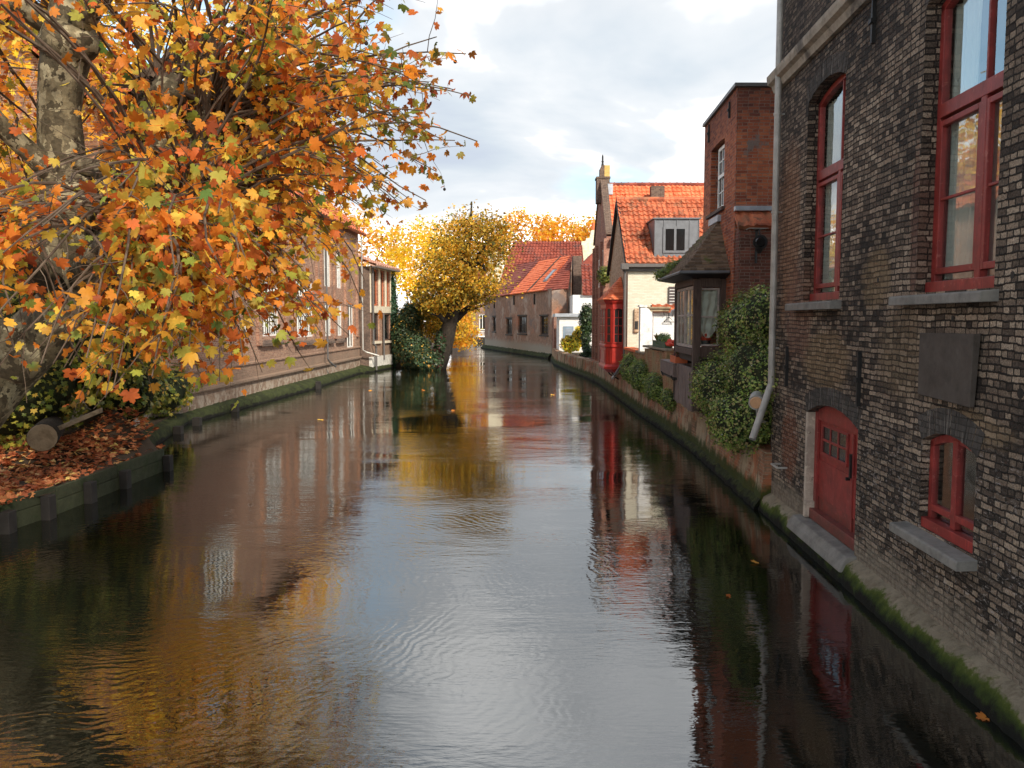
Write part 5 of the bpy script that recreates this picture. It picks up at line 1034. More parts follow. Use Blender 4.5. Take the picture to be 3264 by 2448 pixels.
# mossy timber-faced quay below the left houses
ql = thing('left_canal_wall', 'dark mossy timber faced quay at the foot of the left brick house', 'wall', (-10.5, 30, 0))
LW = [(-9.15, 20.3), (-9.94, 22.7), (-10.98, 27.6), (-10.09, 41.6), (-9.98, 53.5), (-9.35, 55.4), (-8.70, 60.4)]
def poly_wall_l(pts, prof, name, mat, parent, step, amp, smooth=True):
    return poly_wall([(p[0], p[1]) for p in pts][::-1], prof, name, mat, parent, step, amp, smooth)
poly_wall_l(LW, [(0, -.4), (0, .05), (.03, .22), (.08, .30), (.35, .40), (.9, .46)], 'boarding', MAT['dark_moss'], ql, .2, .02)
k = MB()
for (x, y) in ((-10.42, 25.0), (-10.60, 27.0), (-10.75, 31.2), (-10.05, 41.8)): k = MB(); k.box(x, x + .24, y, y + .24, -.4, random.uniform(.22, .36)); obj('post', k, MAT['black_wood'], ql)
# ================================================================== near left bank
be = thing('timber_bank_edge', 'mossy timber planking with square posts holding back the leafy bank', 'retaining edge', (-8.2, 14, 0))
BE = [(-8.36, 5.0), (-8.40, 13.26), (-8.22, 14.6), (-8.10, 18.94)]
for i, (p, q) in enumerate(zip(BE[:-1], BE[1:])):
    fr_ = Fr(p, q, flip=True); Lp = (Vector(q) - Vector(p)).length; n = max(1, round(Lp / 2.4))
    for j in range(n):
        k = MB(); a = Lp * j / n; b_ = Lp * (j + 1) / n; dz = random.uniform(-.02, .015)
        k.fb(fr_, a + .01, b_ - .01, .27 + dz, .50 + dz, -.07, 0.0); k.fb(fr_, a + .02, b_ - .005, -.3, .262 + dz, -.06, .012); obj('plank', k, MAT['wet_timber'], be, bevel=.008)
pk = []
for yy in (6.2, 8.0, 9.8, 11.6, 13.3, 14.25, 15.55, 16.9, 18.9):
    xx = next(p[0] + (q[0] - p[0]) * (yy - p[1]) / (q[1] - p[1]) for p, q in zip(BE[:-1], BE[1:]) if p[1] <= yy <= q[1])
    k = MB(); k.box(xx + .013, xx + .17, yy - .11, yy + .11, -.4, .40 + random.uniform(-.05, .05)); obj('post', k, MAT['black_wood'], be, bevel=.01)
k = MB(); k.box(-9.5, -8.12, 18.85, 18.94, -.3, .48); obj('plank', k, MAT['wet_timber'], be, bevel=.008)
# earth mound
nxm, nym = 60, 70; mbm = MB()
def mound(x, y):
    a = .46 + .30 * max(0, min(1, (-9.6 - x) / 3.0)) + .12 * math.sin(x * 1.3 + y * .7) * .5
    a += .9 * math.exp(-((x + 9.35) ** 2 + (y - 19.7) ** 2) / .75) + .35 * math.exp(-((x + 10.2) ** 2 + (y - 17.8) ** 2) / 1.2)
    return a
for i in range(nxm + 1):
    for j in range(nym + 1):
        x = -8.22 - 12 * (i / nxm) ** 1.3; y = 4 + 16.9 * j / nym; x -= .18 if y < 14 else 0
        edge = min(1, i / 2.5); z = .43 + (mound(x, y) - .43) * edge + random.uniform(-.02, .02)
        if y > 19.2: x = min(x, -8.2 - (y - 19.0) * 0.75 - 12 * (i / nxm) ** 1.3)
        mbm.v.append((x, y, z))
for i in range(nxm):
    for j in range(nym): a = i * (nym + 1) + j; mbm.f.append((a, a + 1, a + nym + 2, a + nym + 1))
tag(obj('bank_soil', mbm, MAT['soil'], smooth=True), kind='structure')
def zbank(x, y): return .43 + (mound(x, y) - .43) if x < -8.5 else .46
# wooden stump block and cut log
lg = thing('cut_log', 'sawn round log end with pale face lying on the leafy bank under the plane tree', 'log', (-10.3, 15.2, .7))
c = AY(135, 1395, 15.6); d = Vector((.5, -.85, .05)).normalized()
k = MB(); k.tube([c, c - d * 1.6 + Vector((0, .4, .05))], [.27, .25], 16); obj('log_body', k, MAT['dark_bark'], lg)
k = MB(); k.tube([c + d * .02, c + d * .035], [.262, .255], 16); obj('sawn_face', k, MAT['stump_wood'], lg)
c2 = AY(220, 1320, 16.2); k = MB(); k.box8([c2 + Vector(v) for v in ((-.7, -.1, -.55), (.55, .1, .0), (.5, .35, .0), (-.75, .15, -.55), (-.7, -.1, -.45), (.55, .1, .1), (.5, .35, .1), (-.75, .15, -.45))]); tag(obj('plank', k, MAT['stump_wood'], bevel=.01), 'pale loose plank leaning behind the sawn log on the bank', 'plank')
# old wall behind the bank (grey rubble strip)
k = MB(); k.prism([(-14.5, 20.2), (-10.6, 22.0), (-11.6, 27.3), (-12.2, 27.2), (-11.3, 22.7), (-14.8, 21.2)], lambda x, y, z: (x, y, z), .2, 1.3); rwt = thing('rubble_wall', 'low grey stone wall behind the bank, half hidden by bushes', 'wall', (-12, 22, 0)); obj('stonework', k, MAT['rough_plaster'], rwt)
# cream house far left behind the trees
ch2 = thing('pale_house', 'pale cream house wall glimpsed through the orange leaves at the far left', 'house', (-22, 33, 0))
k = MB(); k.box(-32, -17.5, 31, 40, 0, 9.0); obj('wall', k, MAT['cream_plaster'], ch2)
k = MB(); k.prism([(-32.5, 8.9), (-17.0, 8.9), (-24.7, 13)], lambda x, z, y: (x, y, z), 30.8, 40); obj('roof', k, MAT['tile_weathered'], ch2)
k = MB()
for z in (5.9, 7.3): k.box(-31, -18, 30.9, 30.995, z, z + .25)
obj('string_course', k, MAT['white_plaster'], ch2)
# ================================================================== foliage
def template_plane():
    half = [(90, 1.0), (81, .82), (76, .84), (67, .60), (58, .74), (52, .78), (42, .95), (34, .76), (27, .76), (15, .54), (6, .68), (-6, .80), (-18, .62), (-45, .50), (-72, .38)]
    pts = [(r * math.cos(R(a)), r * math.sin(R(a))) for a, r in half] + [(0, -.10)] + [(-r * math.cos(R(a)), r * math.sin(R(a))) for a, r in half[::-1][:-1]]
    V_ = np.array([(0, 0.12)] + pts); V_[:, 1] += .1
    return V_ / 1.65, [(0, i, i + 1 if i + 1 <= len(pts) else 1) for i in range(1, len(pts) + 1)]
def template_lobed():
    half = [(90, 1.0), (68, .55), (42, .95), (18, .5), (-8, .75), (-45, .38)]
    pts = [(r * math.cos(R(a)), r * math.sin(R(a))) for a, r in half] + [(0, -.1)] + [(-r * math.cos(R(a)), r * math.sin(R(a))) for a, r in half[::-1][:-1]]
    return np.array([(0, .12)] + pts) / 1.65, [(0, i, i + 1 if i + 1 <= len(pts) else 1) for i in range(1, len(pts) + 1)]
def template_quad():
    return np.array([(0, -.5), (.34, -.05), (0, .55), (-.34, -.05)]), [(0, 1, 2, 3)]
T_PLANE, T_LOBE, T_QUAD = template_plane(), template_lobed(), template_quad()
def norm(a): return a / np.maximum(np.linalg.norm(a, axis=1, keepdims=True), 1e-9)
def leaves(name, P, size, N, T, C1, C2, tpl, mat, parent=None, curl=.25):
    """P tip-attached leaf centres, N normals, T tip directions, colours centre/rim"""
    V_, F_ = tpl; n = len(P); m = len(V_)
    N = norm(N); T = norm(T - N * (T * N).sum(1, keepdims=True)); B = np.cross(T, N)
    r2 = (V_ ** 2).sum(1)
    ph = RS.rand(n, 1) * 6.28; cu = (RS.rand(n, 1) * 1.4 - .25) * curl
    z = -cu * (r2 * 1.6)[None, :] + .12 * np.abs(V_[:, 0])[None, :] + .05 * np.sin(ph + 7 * V_[:, 0][None, :])
    sx = size * (0.85 + .3 * RS.rand(n)); sy = size
    X = P[:, None, :] + B[:, None, :] * (V_[:, 0][None, :, None] * sx[:, None, None]) + T[:, None, :] * (V_[:, 1][None, :, None] * sy[:, None, None]) + N[:, None, :] * (z * size[:, None])[:, :, None]
    w = np.clip(r2 * 2.4, 0, 1)[None, :, None]; C = C1[:, None, :] * (1 - w) + C2[:, None, :] * w; C = np.concatenate([C, np.ones((n, m, 1))], 2)
    me = bpy.data.meshes.new(name); o3 = np.array(org(parent)); X = (X - o3).reshape(-1, 3)
    F0 = np.array(F_); k = F0.shape[1]; F = (F0[None] + (np.arange(n) * m)[:, None, None]).reshape(-1, k)
    me.vertices.add(len(X)); me.vertices.foreach_set('co', X.astype(np.float32).ravel()); me.loops.add(F.size); me.loops.foreach_set('vertex_index', F.astype(np.int32).ravel())
    me.polygons.add(len(F)); me.polygons.foreach_set('loop_start', (np.arange(len(F)) * k).astype(np.int32)); me.update(calc_edges=True)
    ca = me.color_attributes.new('Col', 'FLOAT_COLOR', 'POINT'); ca.data.foreach_set('color', C.astype(np.float32).ravel())
    me.materials.append(mat); o = bpy.data.objects.new(name, me); COL.objects.link(o)
    if parent is not None: o.parent = parent
    return o
def pick(pal, wts, n, jit=.18):
    pal = np.array(pal); i = RS.choice(len(pal), n, p=np.array(wts) / sum(wts)); c = pal[i]
    return np.clip(c * (1 + (RS.rand(n, 1) - .5) * 2 * jit) * (1 + (RS.rand(n, 3) - .5) * .12), .002, .95)
AUT = [(.72, .25, .035), (.58, .15, .035), (.36, .085, .03), (.76, .38, .05), (.76, .54, .08), (.44, .42, .07), (.24, .29, .05), (.10, .17, .035)]
# ------------------------------------------------------------------ the big plane tree on the left bank
def curve(p0, p1, sag, n=9, wob=.0):
    p0, p1 = Vector(p0), Vector(p1); L_ = (p1 - p0).length; out = []
    w1, w2 = random.uniform(0, 6), random.uniform(0, 6)
    for i in range(n + 1):
        t = i / n; p = p0.lerp(p1, t); p.z += sag * L_ * 4 * t * (1 - t); a = wob * L_ * math.sin(math.pi * t)
        p.x += a * math.sin(w1 + 5 * t); p.y += a * math.cos(w2 + 4 * t); p.z += a * .6 * math.sin(w2 + 6 * t); out.append(p)
    return out
pt = thing('plane_tree', 'huge old plane tree with mottled bark and orange autumn leaves spreading over the canal', 'tree', (-8.9, 13.6, .4))
def PX(x, y, Y): return AY(x, y, Y)
k = MB()
trunk = [PX(-330, 1640, 13.8), PX(-230, 1460, 13.7), PX(-110, 1310, 13.5), PX(0, 1190, 13.4), PX(110, 1080, 13.2), PX(240, 940, 13.2), PX(340, 800, 13.2), PX(400, 690, 13.1)]
k.tube(trunk, [.80, .66, .58, .50, .46, .40, .36, .30], 16)
k.ball(PX(40, 1120, 13.0), .52, (1, .9, .95), 14, 10, .10); k.ball(PX(-60, 1230, 13.1), .55, (1, .9, 1.1), 14, 10, .08); k.ball(PX(300, 860, 13.1), .44, (1, .9, 1), 12, 8, .1)
stem = [PX(150, 1100, 13.2), PX(196, 980, 12.9), PX(208, 880, 12.8), PX(212, 760, 12.8), PX(215, 620, 12.8), PX(196, 480, 12.8), PX(188, 350, 12.8), PX(200, 230, 12.8), PX(225, 120, 12.8), PX(235, -60, 12.9), PX(220, -250, 13)]
k.tube(stem, [.36, .33, .33, .36, .40, .33, .30, .33, .36, .26, .2], 14)
k.ball(PX(235, 640, 12.6), .38, (1, .9, 1.1), 12, 8, .1); k.ball(PX(222, 140, 12.7), .42, (1.1, .9, .8), 12, 8, .12)
tk = obj('trunk', k, MAT['bark'], pt, smooth=True)
knobs = []
def limb(path, rad, knob=.3, kn=True):
    k = MB(); k.tube(path, rad, 10)
    if kn: k.ball(path[-1], knob, (1.15, 1, .9), 10, 8, .18); knobs.append(Vector(path[-1]))
    obj('limb', k, MAT['bark'], pt, smooth=True)
limb([PX(255, 640, 12.8), PX(170, 560, 12.6), PX(90, 480, 12.3), PX(0, 400, 12.0), PX(-120, 250, 11.6)], [.2, .17, .15, .14, .12], .26)
limb([PX(222, 520, 12.8), PX(300, 535, 12.5), PX(360, 575, 12.2), PX(395, 640, 12.2), PX(430, 500, 11.9)], [.16, .13, .13, .12, .12], .30)
limb([PX(345, 800, 13.1), PX(420, 660, 12.6), PX(470, 560, 12.2), PX(560, 500, 11.9), PX(680, 490, 11.7)], [.30, .24, .20, .18, .15], .38)
limb([PX(400, 690, 13.0), PX(440, 560, 12.8), PX(462, 420, 12.8), PX(470, 300, 12.8)], [.22, .17, .14, .12], .20)
limb([PX(560, 500, 11.9), PX(650, 460, 11.6), PX(665, 410, 11.5)], [.17, .15, .13], .27)
limb([PX(470, 560, 12.2), PX(520, 400, 12.0), PX(545, 290, 11.9)], [.16, .13, .11], .24)
limb([PX(300, 840, 13.0), PX(400, 720, 12.0), PX(500, 670, 11.5), PX(600, 668, 11.2)], [.26, .18, .15, .12], .28)
limb([PX(240, 900, 12.9), PX(330, 790, 11.8), PX(430, 740, 11.0), PX(560, 740, 10.4)], [.22, .15, .12, .10], .22)
limb([PX(200, 960, 12.9), PX(60, 800, 11.4), PX(-60, 700, 10.4)], [.24, .16, .12], .22)
limb([PX(225, 120, 12.8), PX(90, 40, 12.6), PX(-30, -60, 12.3)], [.2, .15, .12], .2)
limb([PX(225, 120, 12.8), PX(300, 20, 12.4), PX(420, -140, 12.0)], [.2, .15, .12], .2)
# crown targets: points in several real ellipsoids hanging over the canal
def ell(c, r, n, shell=.0):
    u = norm(RS.randn(n, 3)); rad = (shell + (1 - shell) * RS.rand(n, 1)) ** (1 / 2.2); return np.array(c) + u * rad * np.array(r)
tg = np.concatenate([
    ell((-5.0, 11.6, 7.4), (4.5, 5.2, 3.5), 230, .25), ell((-1.9, 11.2, 7.6), (1.7, 2.6, 2.6), 46, .2), ell((-1.5, 10.6, 6.2), (1.3, 2.0, 1.2), 20, .2), ell((-3.0, 10.6, 5.9), (2.3, 3.4, 1.6), 50, .3), ell((-5.6, 9.8, 4.0), (2.6, 3.5, 1.3), 84, .2), ell((-3.4, 9.2, 3.6), (1.5, 2.6, .9), 34, .2), ell((-3.9, 8.0, 3.0), (1.3, 1.6, .5), 26, .1), ell((-3.0, 10.3, 3.35), (1.4, 2.2, .6), 30, .1), ell((-5.4, 9.5, 2.9), (1.8, 2.2, .5), 26, .1),
    ell((-8.3, 11.5, 6.6), (3.2, 3.6, 4.4), 60, .2), ell((-3.2, 7.0, 3.9), (1.2, 1.2, .8), 16, .2), ell((-6.6, 17.0, 7.0), (4.3, 2.8, 4.0), 60, .3), ell((-4.7, 16.5, 4.2), (2.6, 2.6, 1.3), 26, .3)])
def proj(P):
    y = P[:, 1] * math.cos(PITCH) - (P[:, 2] - CAM_H) * math.sin(PITCH); z = P[:, 1] * math.sin(PITCH) + (P[:, 2] - CAM_H) * math.cos(PITCH)
    return 1632 + FPX * P[:, 0] / y, 1224 - FPX * z / y
HULL = [(-900, -900), (1330, -900), (1400, -100), (1500, 60), (1560, 320), (1490, 560), (1380, 640), (1270, 800), (1200, 960), (1080, 1120), (930, 1240), (640, 1270), (480, 1310), (330, 1300), (180, 1180), (-900, 1150)]
def inside(x, y):
    ins = np.zeros(len(x), bool)
    for (xa, ya), (xb, yb) in zip(HULL, HULL[1:] + HULL[:1]):
        c = ((ya > y) != (yb > y)) & (x < (xb - xa) * (y - ya) / (yb - ya + 1e-9) + xa); ins ^= c
    return ins
px_, py_ = proj(tg); tg = tg[inside(px_, py_) & (RS.rand(len(tg)) < .86) & (tg[:, 1] > 5.2) & (tg[:, 2] > 2.3)]
KN = np.array([tuple(v) for v in knobs])
LP, LT, LD, LSZ = [], [], [], []
kb = MB(); ktw = MB(); balls = []
for t in tg:
    d = np.linalg.norm(KN - t, axis=1) + RS.rand(len(KN)) * 1.6; kn = KN[d.argmin()]; start = Vector(kn) + Vector((random.uniform(-.2, .2), random.uniform(-.2, .2), random.uniform(-.1, .2)))
    end = Vector(t); L_ = (end - start).length
    path = curve(start, end, random.uniform(.07, .17), 9, .05); r0 = .010 + .0045 * L_
    kb.tube(path, [r0 * (1 - .82 * i / 9) + .002 for i in range(10)], 5, cap=False)
    nl = int(8 + L_ * 4.6)
    # side twigs
    subs = [path]
    for q in range(int(2 + L_ * .9)):
        tt = random.uniform(.3, .97); i = int(tt * 9); p = path[i]; dr = (path[min(i + 1, 9)] - path[max(i - 1, 0)]).normalized()
        dr = (dr + Vector((random.uniform(-1, 1), random.uniform(-1, 1), random.uniform(-.7, .8)))).normalized(); e = p + dr * random.uniform(.35, .95)
        sp_ = curve(p, e, .03, 4, .04); ktw.tube(sp_, [.006, .005, .004, .003, .002], 4, cap=False); subs.append(sp_)
        if random.random() < .06: balls.append(sp_[-1])
    for sp_ in subs:
        main = sp_ is path; cnt = nl if main else random.randint(4, 7)
        for q in range(cnt):
            tt = (random.uniform(.38, 1.0) if main else random.uniform(.2, 1.0)) * (len(sp_) - 1); i = min(int(tt), len(sp_) - 2); p = sp_[i].lerp(sp_[i + 1], tt - i)
            dr = (sp_[i + 1] - sp_[i]).normalized(); out = (Vector((random.gauss(0, 1), random.gauss(0, 1), random.gauss(-.1, .7))) + dr * .8).normalized()
            pl_ = p + out * random.uniform(.04, .12); LP.append(tuple(pl_ + out * .06)); LD.append(tuple(out))
LP = np.array(LP); LD = np.array(LD); n = len(LP)
lx, ly = proj(LP)
keep = (LP[:, 1] > 4.9) & ~((ly > 1060) & (RS.rand(n) < .2)) & ((ly < 1330))
keep &= ~((lx > 780) & (ly > 880) & (RS.rand(n) < .15)); keep &= ~((ly < 620) & (RS.rand(n) < .30))
keep &= ~((lx > 90) & (lx < 330) & (ly > 60) & (ly < 900) & (LP[:, 1] < 12.8) & (RS.rand(n) < .82)); keep &= ~((lx < 260) & (ly > 900) & (LP[:, 1] < 13) & (RS.rand(n) < .6))
LP, LD = LP[keep], LD[keep]; n = len(LP); lx2, ly2 = proj(LP)
Nn = np.array([0, -.08, .40]) + LD * .4 + RS.randn(n, 3) * .80; Tt = LD * .8 + np.array([0, 0, -.75]) + RS.randn(n, 3) * .25
# colour drifts: more green low and inside, more rust on the canal side
mixv = np.sin(LP[:, 0] * 1.1 + 2) * .5 + np.sin(LP[:, 2] * 1.3 + LP[:, 1] * .8) * .5
col = pick(AUT, [30, 18, 9, 19, 10, 8, 4, 2], n, .3); colB = pick(AUT, [30, 30, 20, 10, 2, 4, 2, 1], n, .3); colC = pick(AUT, [16, 8, 4, 22, 16, 20, 9, 4], n, .3)
edge_ = ((lx2 > 1150) & (ly2 < 800) & (RS.rand(n) < .5))[:, None]; col = np.where(edge_, pick([(.30, .28, .06), (.12, .16, .04), (.34, .15, .04), (.55, .26, .05)], [4, 3, 3, 2], n), col)
s_ = RS.rand(n) + .35 * mixv; s_ = s_ - .35 * ((LP[:, 2] > 7.2) & (LP[:, 0] < -4)) - .25 * ((LP[:, 2] < 4.4) & (LP[:, 0] < -4.5)); col = np.where((s_ > .95)[:, None], colB, np.where((s_ < .25)[:, None], colC, col))  # high on the left, backlit yellow glow is put into the leaf colour
far_ = (LP[:, 1] > 14.5)[:, None]; col = np.where(far_ & (RS.rand(n, 1) < .75), pick([(.85, .50, .05), (.80, .34, .03), (.85, .62, .10)], [4, 3, 3], n), col)  # back leaves bright yellow: light shining through is put into their colour
rim = col * (0.75 + .5 * RS.rand(n, 1)); browned = (RS.rand(n) < .3)[:, None]; rim = np.where(browned, rim * .5 + np.array([.55, .16, .03]) * .5, rim)
sz = .07 + .125 * RS.rand(n) ** 1.3
leaves('crown', LP, sz, Nn, Tt, col, np.clip(rim, 0, .95), T_PLANE, MAT['leaf'], pt, curl=.7)
obj('shoots', kb, MAT['twig'], pt, uv=False); obj('twigs', ktw, MAT['twig'], pt, uv=False)
for b_ in balls[:90]: k = MB(); k.ball(b_ + Vector((0, 0, -.05)), .022, (1, 1, 1.1), seg=6, rings=4); k.box(b_.x - .002, b_.x + .002, b_.y - .002, b_.y + .002, b_.z - .03, b_.z); obj('seed_ball', k, MAT['dark_bark'], pt, uv=False)
print('plane leaves', n)
# ------------------------------------------------------------------ general leafy tree
def leafy_tree(name, label, base, top, crowns, nleaf, lsz, pal, wts, trunk_r=.3, group=None, mat='leaf', bark='dark_bark', lean=None, tpl=None, limbs=7, density_core=.0, droop=.3, clump=26, clumpvar=False):
    t = thing(name, label, 'tree', base, group); b = Vector(base); tp = Vector(top); k = MB()
    path = [b + Vector((0, 0, -.3))] + curve(b, tp, .0, 7, .03)[1:]; k.tube(path, [trunk_r * (1 - .75 * i / 7) for i in range(8)], 9)
    for j in range(limbs):
        c = crowns[j % len(crowns)]; e = Vector(c[0]) + Vector([random.uniform(-.8, .8) * r_ for r_ in c[1]]); i = random.randint(3, 7); s = path[i]
        k.tube(curve(s, e, .05, 6, .05), [trunk_r * .35 * (1 - .8 * q / 6) for q in range(7)], 6)
    obj('trunk', k, MAT[bark], t, uv=False, smooth=True)
    tot = sum(c[1][0] * c[1][1] * c[1][2] for c in crowns) ; P = []; CL = []
    for c in crowns:
        n_ = int(nleaf * (c[1][0] * c[1][1] * c[1][2]) / tot); ncl = max(4, n_ // clump); cc = ell(c[0], c[1], ncl, .28)
        cr = (min(c[1]) * .22) * (0.6 + .8 * RS.rand(ncl)); ii = RS.randint(0, ncl, n_); CL.append((.28 + 1.05 * RS.rand(ncl))[ii]); P.append(cc[ii] + RS.randn(n_, 3) * cr[ii, None] * np.array([1, 1, .7]))
    P = np.concatenate(P); n_ = len(P); cen = np.array(b.lerp(tp, .8)); out = norm(P - cen)
    N_ = out * .5 + np.array([0, 0, .35]) + RS.randn(n_, 3) * .6; T_ = out * .5 + np.array([0, 0, -droop]) + RS.randn(n_, 3) * .5
    colr = pick(pal, wts, n_, .22); drift = (np.sin(P[:, 0] * .9 + P[:, 2] * 1.4) + np.sin(P[:, 1] * .7 - P[:, 2]))[:, None] * .10; cf = np.concatenate(CL)[:, None] if clumpvar else 1.0; colr = np.clip(colr * (1 + drift) * cf, .002, .95)
    leaves('crown', P, lsz * (.7 + .6 * RS.rand(n_)), N_, T_, colr, colr * (.8 + .35 * RS.rand(n_, 1)), tpl or T_QUAD, MAT[mat], t)
    return t
YEL = [(.90, .60, .05), (.80, .40, .04), (.85, .65, .12), (.60, .28, .03), (.40, .30, .04)]
GOLD = [(.78, .50, .06), (.62, .33, .04), (.42, .30, .05), (.24, .22, .04), (.12, .14, .03), (.85, .62, .12)]
# yellow trees behind the plane tree, on the left bank
leafy_tree('yellow_tree', 'bright yellow tree standing close behind the plane tree, above the bank', (-13.2, 22.5, .4), (-12.5, 23, 8), [((-12.0, 23.5, 8.6), (5.4, 3.5, 5.2)), ((-8.0, 23.5, 8.4), (3.4, 2.4, 3.2))], 9500, .23, YEL, [30, 25, 22, 10, 5], .3, 'yellow trees behind the left bank', tpl=T_LOBE)
leafy_tree('yellow_tree', 'yellow tree at the far left edge, beside the pale house', (-20.5, 27, .4), (-20, 27, 8), [((-19.5, 27, 9), (5.5, 3.5, 6.0))], 6000, .26, YEL, [30, 25, 22, 10, 5], .3, 'yellow trees behind the left bank', tpl=T_LOBE)
leafy_tree('yellow_tree', 'golden tree rising above the roof of the long brick house', (-19, 47, .4), (-17, 47, 9), [((-16.5, 47, 11), (7, 5, 5.0))], 6500, .36, YEL, [30, 25, 22, 10, 5], .4, 'yellow trees behind the left bank')
# ivy and golden trees at the bend
leafy_tree('leaning_ivy_tree', 'big golden olive tree with dark ivy covered trunk leaning over the canal bend', (-5.5, 58.5, .2), (-2.6, 58, 7.5), [((-2.9, 57.5, 8.1), (2.7, 2.6, 3.2)), ((-2.4, 57.5, 6.2), (1.4, 2.0, 2.0)), ((-4.6, 57, 6.5), (1.8, 2.2, 2.5)), ((-1.2, 57.5, 9.2), (1.3, 1.3, 1.5)), ((-5.6, 57.6, 5.0), (1.0, 1.2, 1.3)), ((-3.0, 57.5, 11.0), (.35, .35, .9))], 12500, .21, GOLD, [28, 24, 19, 15, 7, 14], .75, tpl=T_QUAD, limbs=12, clumpvar=True, clump=40)
leafy_tree('yellow_tree', 'pure yellow tree behind the annex, its thin grey stems showing below', (-8.2, 68, .4), (-8.0, 68, 6), [((-7.6, 68, 8.4), (3.0, 2.6, 3.0)), ((-6.6, 67, 5.5), (2.2, 2.0, 2.2))], 7000, .24, [(.92, .68, .04), (.85, .60, .06), (.75, .45, .05), (.9, .75, .15)], [5, 4, 2, 2], .2)
leafy_tree('slender_tree', 'small olive yellow tree with bare lower stems between the ivy bushes and the leaning tree', (-6.9, 61.5, .4), (-6.6, 61.5, 4), [((-6.2, 61.3, 4.6), (1.4, 1.3, 2.3)), ((-5.2, 60.5, 3.4), (1.2, 1.2, 1.8))], 5000, .20, GOLD, [14, 14, 22, 20, 12, 6], .18)
leafy_tree('waterside_shrub_tree', 'golden tree hanging low over the far water beyond the leaning trunk', (-7.6, 88, .4), (-6.5, 88, 4), [((-6.2, 88, 4.4), (2.2, 3, 2.8)), ((-5.3, 84, 2.2), (1.8, 3.0, 1.6))], 5000, .30, YEL, [20, 20, 20, 20, 16], .25)
for (x, yy, z, rx, rz, lb) in ((3.0, 165, 19.5, 7.5, 6.0, 'golden crown on the skyline right of the leaning tree'), (11.0, 170, 19.0, 6.5, 5.5, 'golden crown on the skyline above the middle of the mottled roof'), (16.8, 162, 18.5, 5.5, 5.5, 'golden crown on the skyline beside the chimney and finial'), (-10, 160, 17.0, 8, 6, 'golden crown on the skyline directly behind the leaning tree'), (-24, 130, 14, 9, 7, 'golden crown on the skyline behind the yellow tree by the annex')):
    leafy_tree('skyline_tree', lb, (x, yy, .4), (x, yy, z - 2), [((x, yy, z), (rx, 4, rz))], 3800, .62, YEL + [(.78, .45, .12)], [20, 26, 20, 14, 8, 20], .5, 'golden trees on the skyline', limbs=9)
# ------------------------------------------------------------------ bushes and creepers
def bush(name, label, blobs, nleaf, lsz, pal, wts, parent=None, group=None, core=(.022, .030, .012), flowers=0, cat='bush', spill=.10):
    b0 = blobs[0][0]; t = thing(name, label, cat, (b0[0], b0[1], max(.0, min(b[0][2] - b[1][2] for b in blobs))), group)
    k = MB()
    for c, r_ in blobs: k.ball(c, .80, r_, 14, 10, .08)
    cm = obj('light_block_core', k, MAT['core'], t, uv=False, smooth=True)  # dark lumpy core added behind the leaves to block light
    tot = sum(r_[0] * r_[1] + r_[1] * r_[2] + r_[0] * r_[2] for c, r_ in blobs); P, O = [], []
    for c, r_ in blobs:
        n_ = int(nleaf * (r_[0] * r_[1] + r_[1] * r_[2] + r_[0] * r_[2]) / tot); u = norm(RS.randn(n_, 3)); q = u * (0.80 + .24 * RS.rand(n_, 1) ** 1.0)
        q += .10 * np.sin(u[:, [1, 2, 0]] * 9 + c[0]); P.append(np.array(c) + q * np.array(r_)); O.append(u)
    P = np.concatenate(P) + RS.randn(sum(len(p) for p in P), 3) * spill * .4; O = np.concatenate(O); n_ = len(P)
    N_ = O + np.array([0, 0, .5]) + RS.randn(n_, 3) * .45; T_ = np.array([0, 0, -.7]) + O * .4 + RS.randn(n_, 3) * .45
    c_ = pick(pal, wts, n_, .25); c_ = c_ * (1 + .25 * np.sin(P[:, 1:2] * 2.1 + P[:, 2:3] * 3.0)); c_ = np.clip(c_, .003, .9)
    leaves('foliage', P, lsz * (.6 + .8 * RS.rand(n_)), N_, T_, c_, c_ * (.8 + .4 * RS.rand(n_, 1)), T_LOBE if lsz < .16 and nleaf < 30000 else T_QUAD, MAT['ivy_leaf'], t)
    if flowers:
        ii = RS.randint(0, n_, flowers); w_ = np.full((flowers, 3), .85); leaves('blossom', P[ii] + O[ii] * .04, np.full(flowers, .035), O[ii], T_[ii], w_, w_, T_QUAD, MAT['ivy_leaf'], t)
    return t
MAT['core'] = plaster_mat('dark_core_filler', (0.022, 0.030, 0.012), [(6, .5, .6, (.05, .05, .02), .6)], bump=1.0)  # dark filler colour for the added light-blocking core of the bushes
GRN = [(.17, .25, .05), (.28, .37, .08), (.10, .16, .045), (.42, .42, .14), (.38, .29, .14), (.05, .09, .025)]
E_ = lambda x, y, Y: tuple(AY(x, y, Y))
bush('creeper', 'thick green creeper with tiny white flowers hanging over the canal wall beside the drain pipe',
     [((5.05, 17.3, 3.35), (.55, 1.9, .75)), ((4.95, 16.0, 3.6), (.45, 1.0, .55)), ((4.95, 16.4, 2.3), (.62, 1.8, 1.0)), ((4.72, 18.1, 2.0), (.58, 1.3, .8)), ((4.62, 16.6, 1.55), (.50, 1.5, .65)), ((4.66, 15.6, 1.75), (.30, .6, .5)), ((4.66, 19.4, 1.95), (.36, .9, .6)), ((4.60, 17.2, 1.2), (.34, .9, .42)), ((5.0, 15.3, 2.5), (.3, .5, 1.1))],
     27000, .058, GRN, [24, 24, 16, 16, 10, 10], flowers=160, cat='creeper', spill=.12)
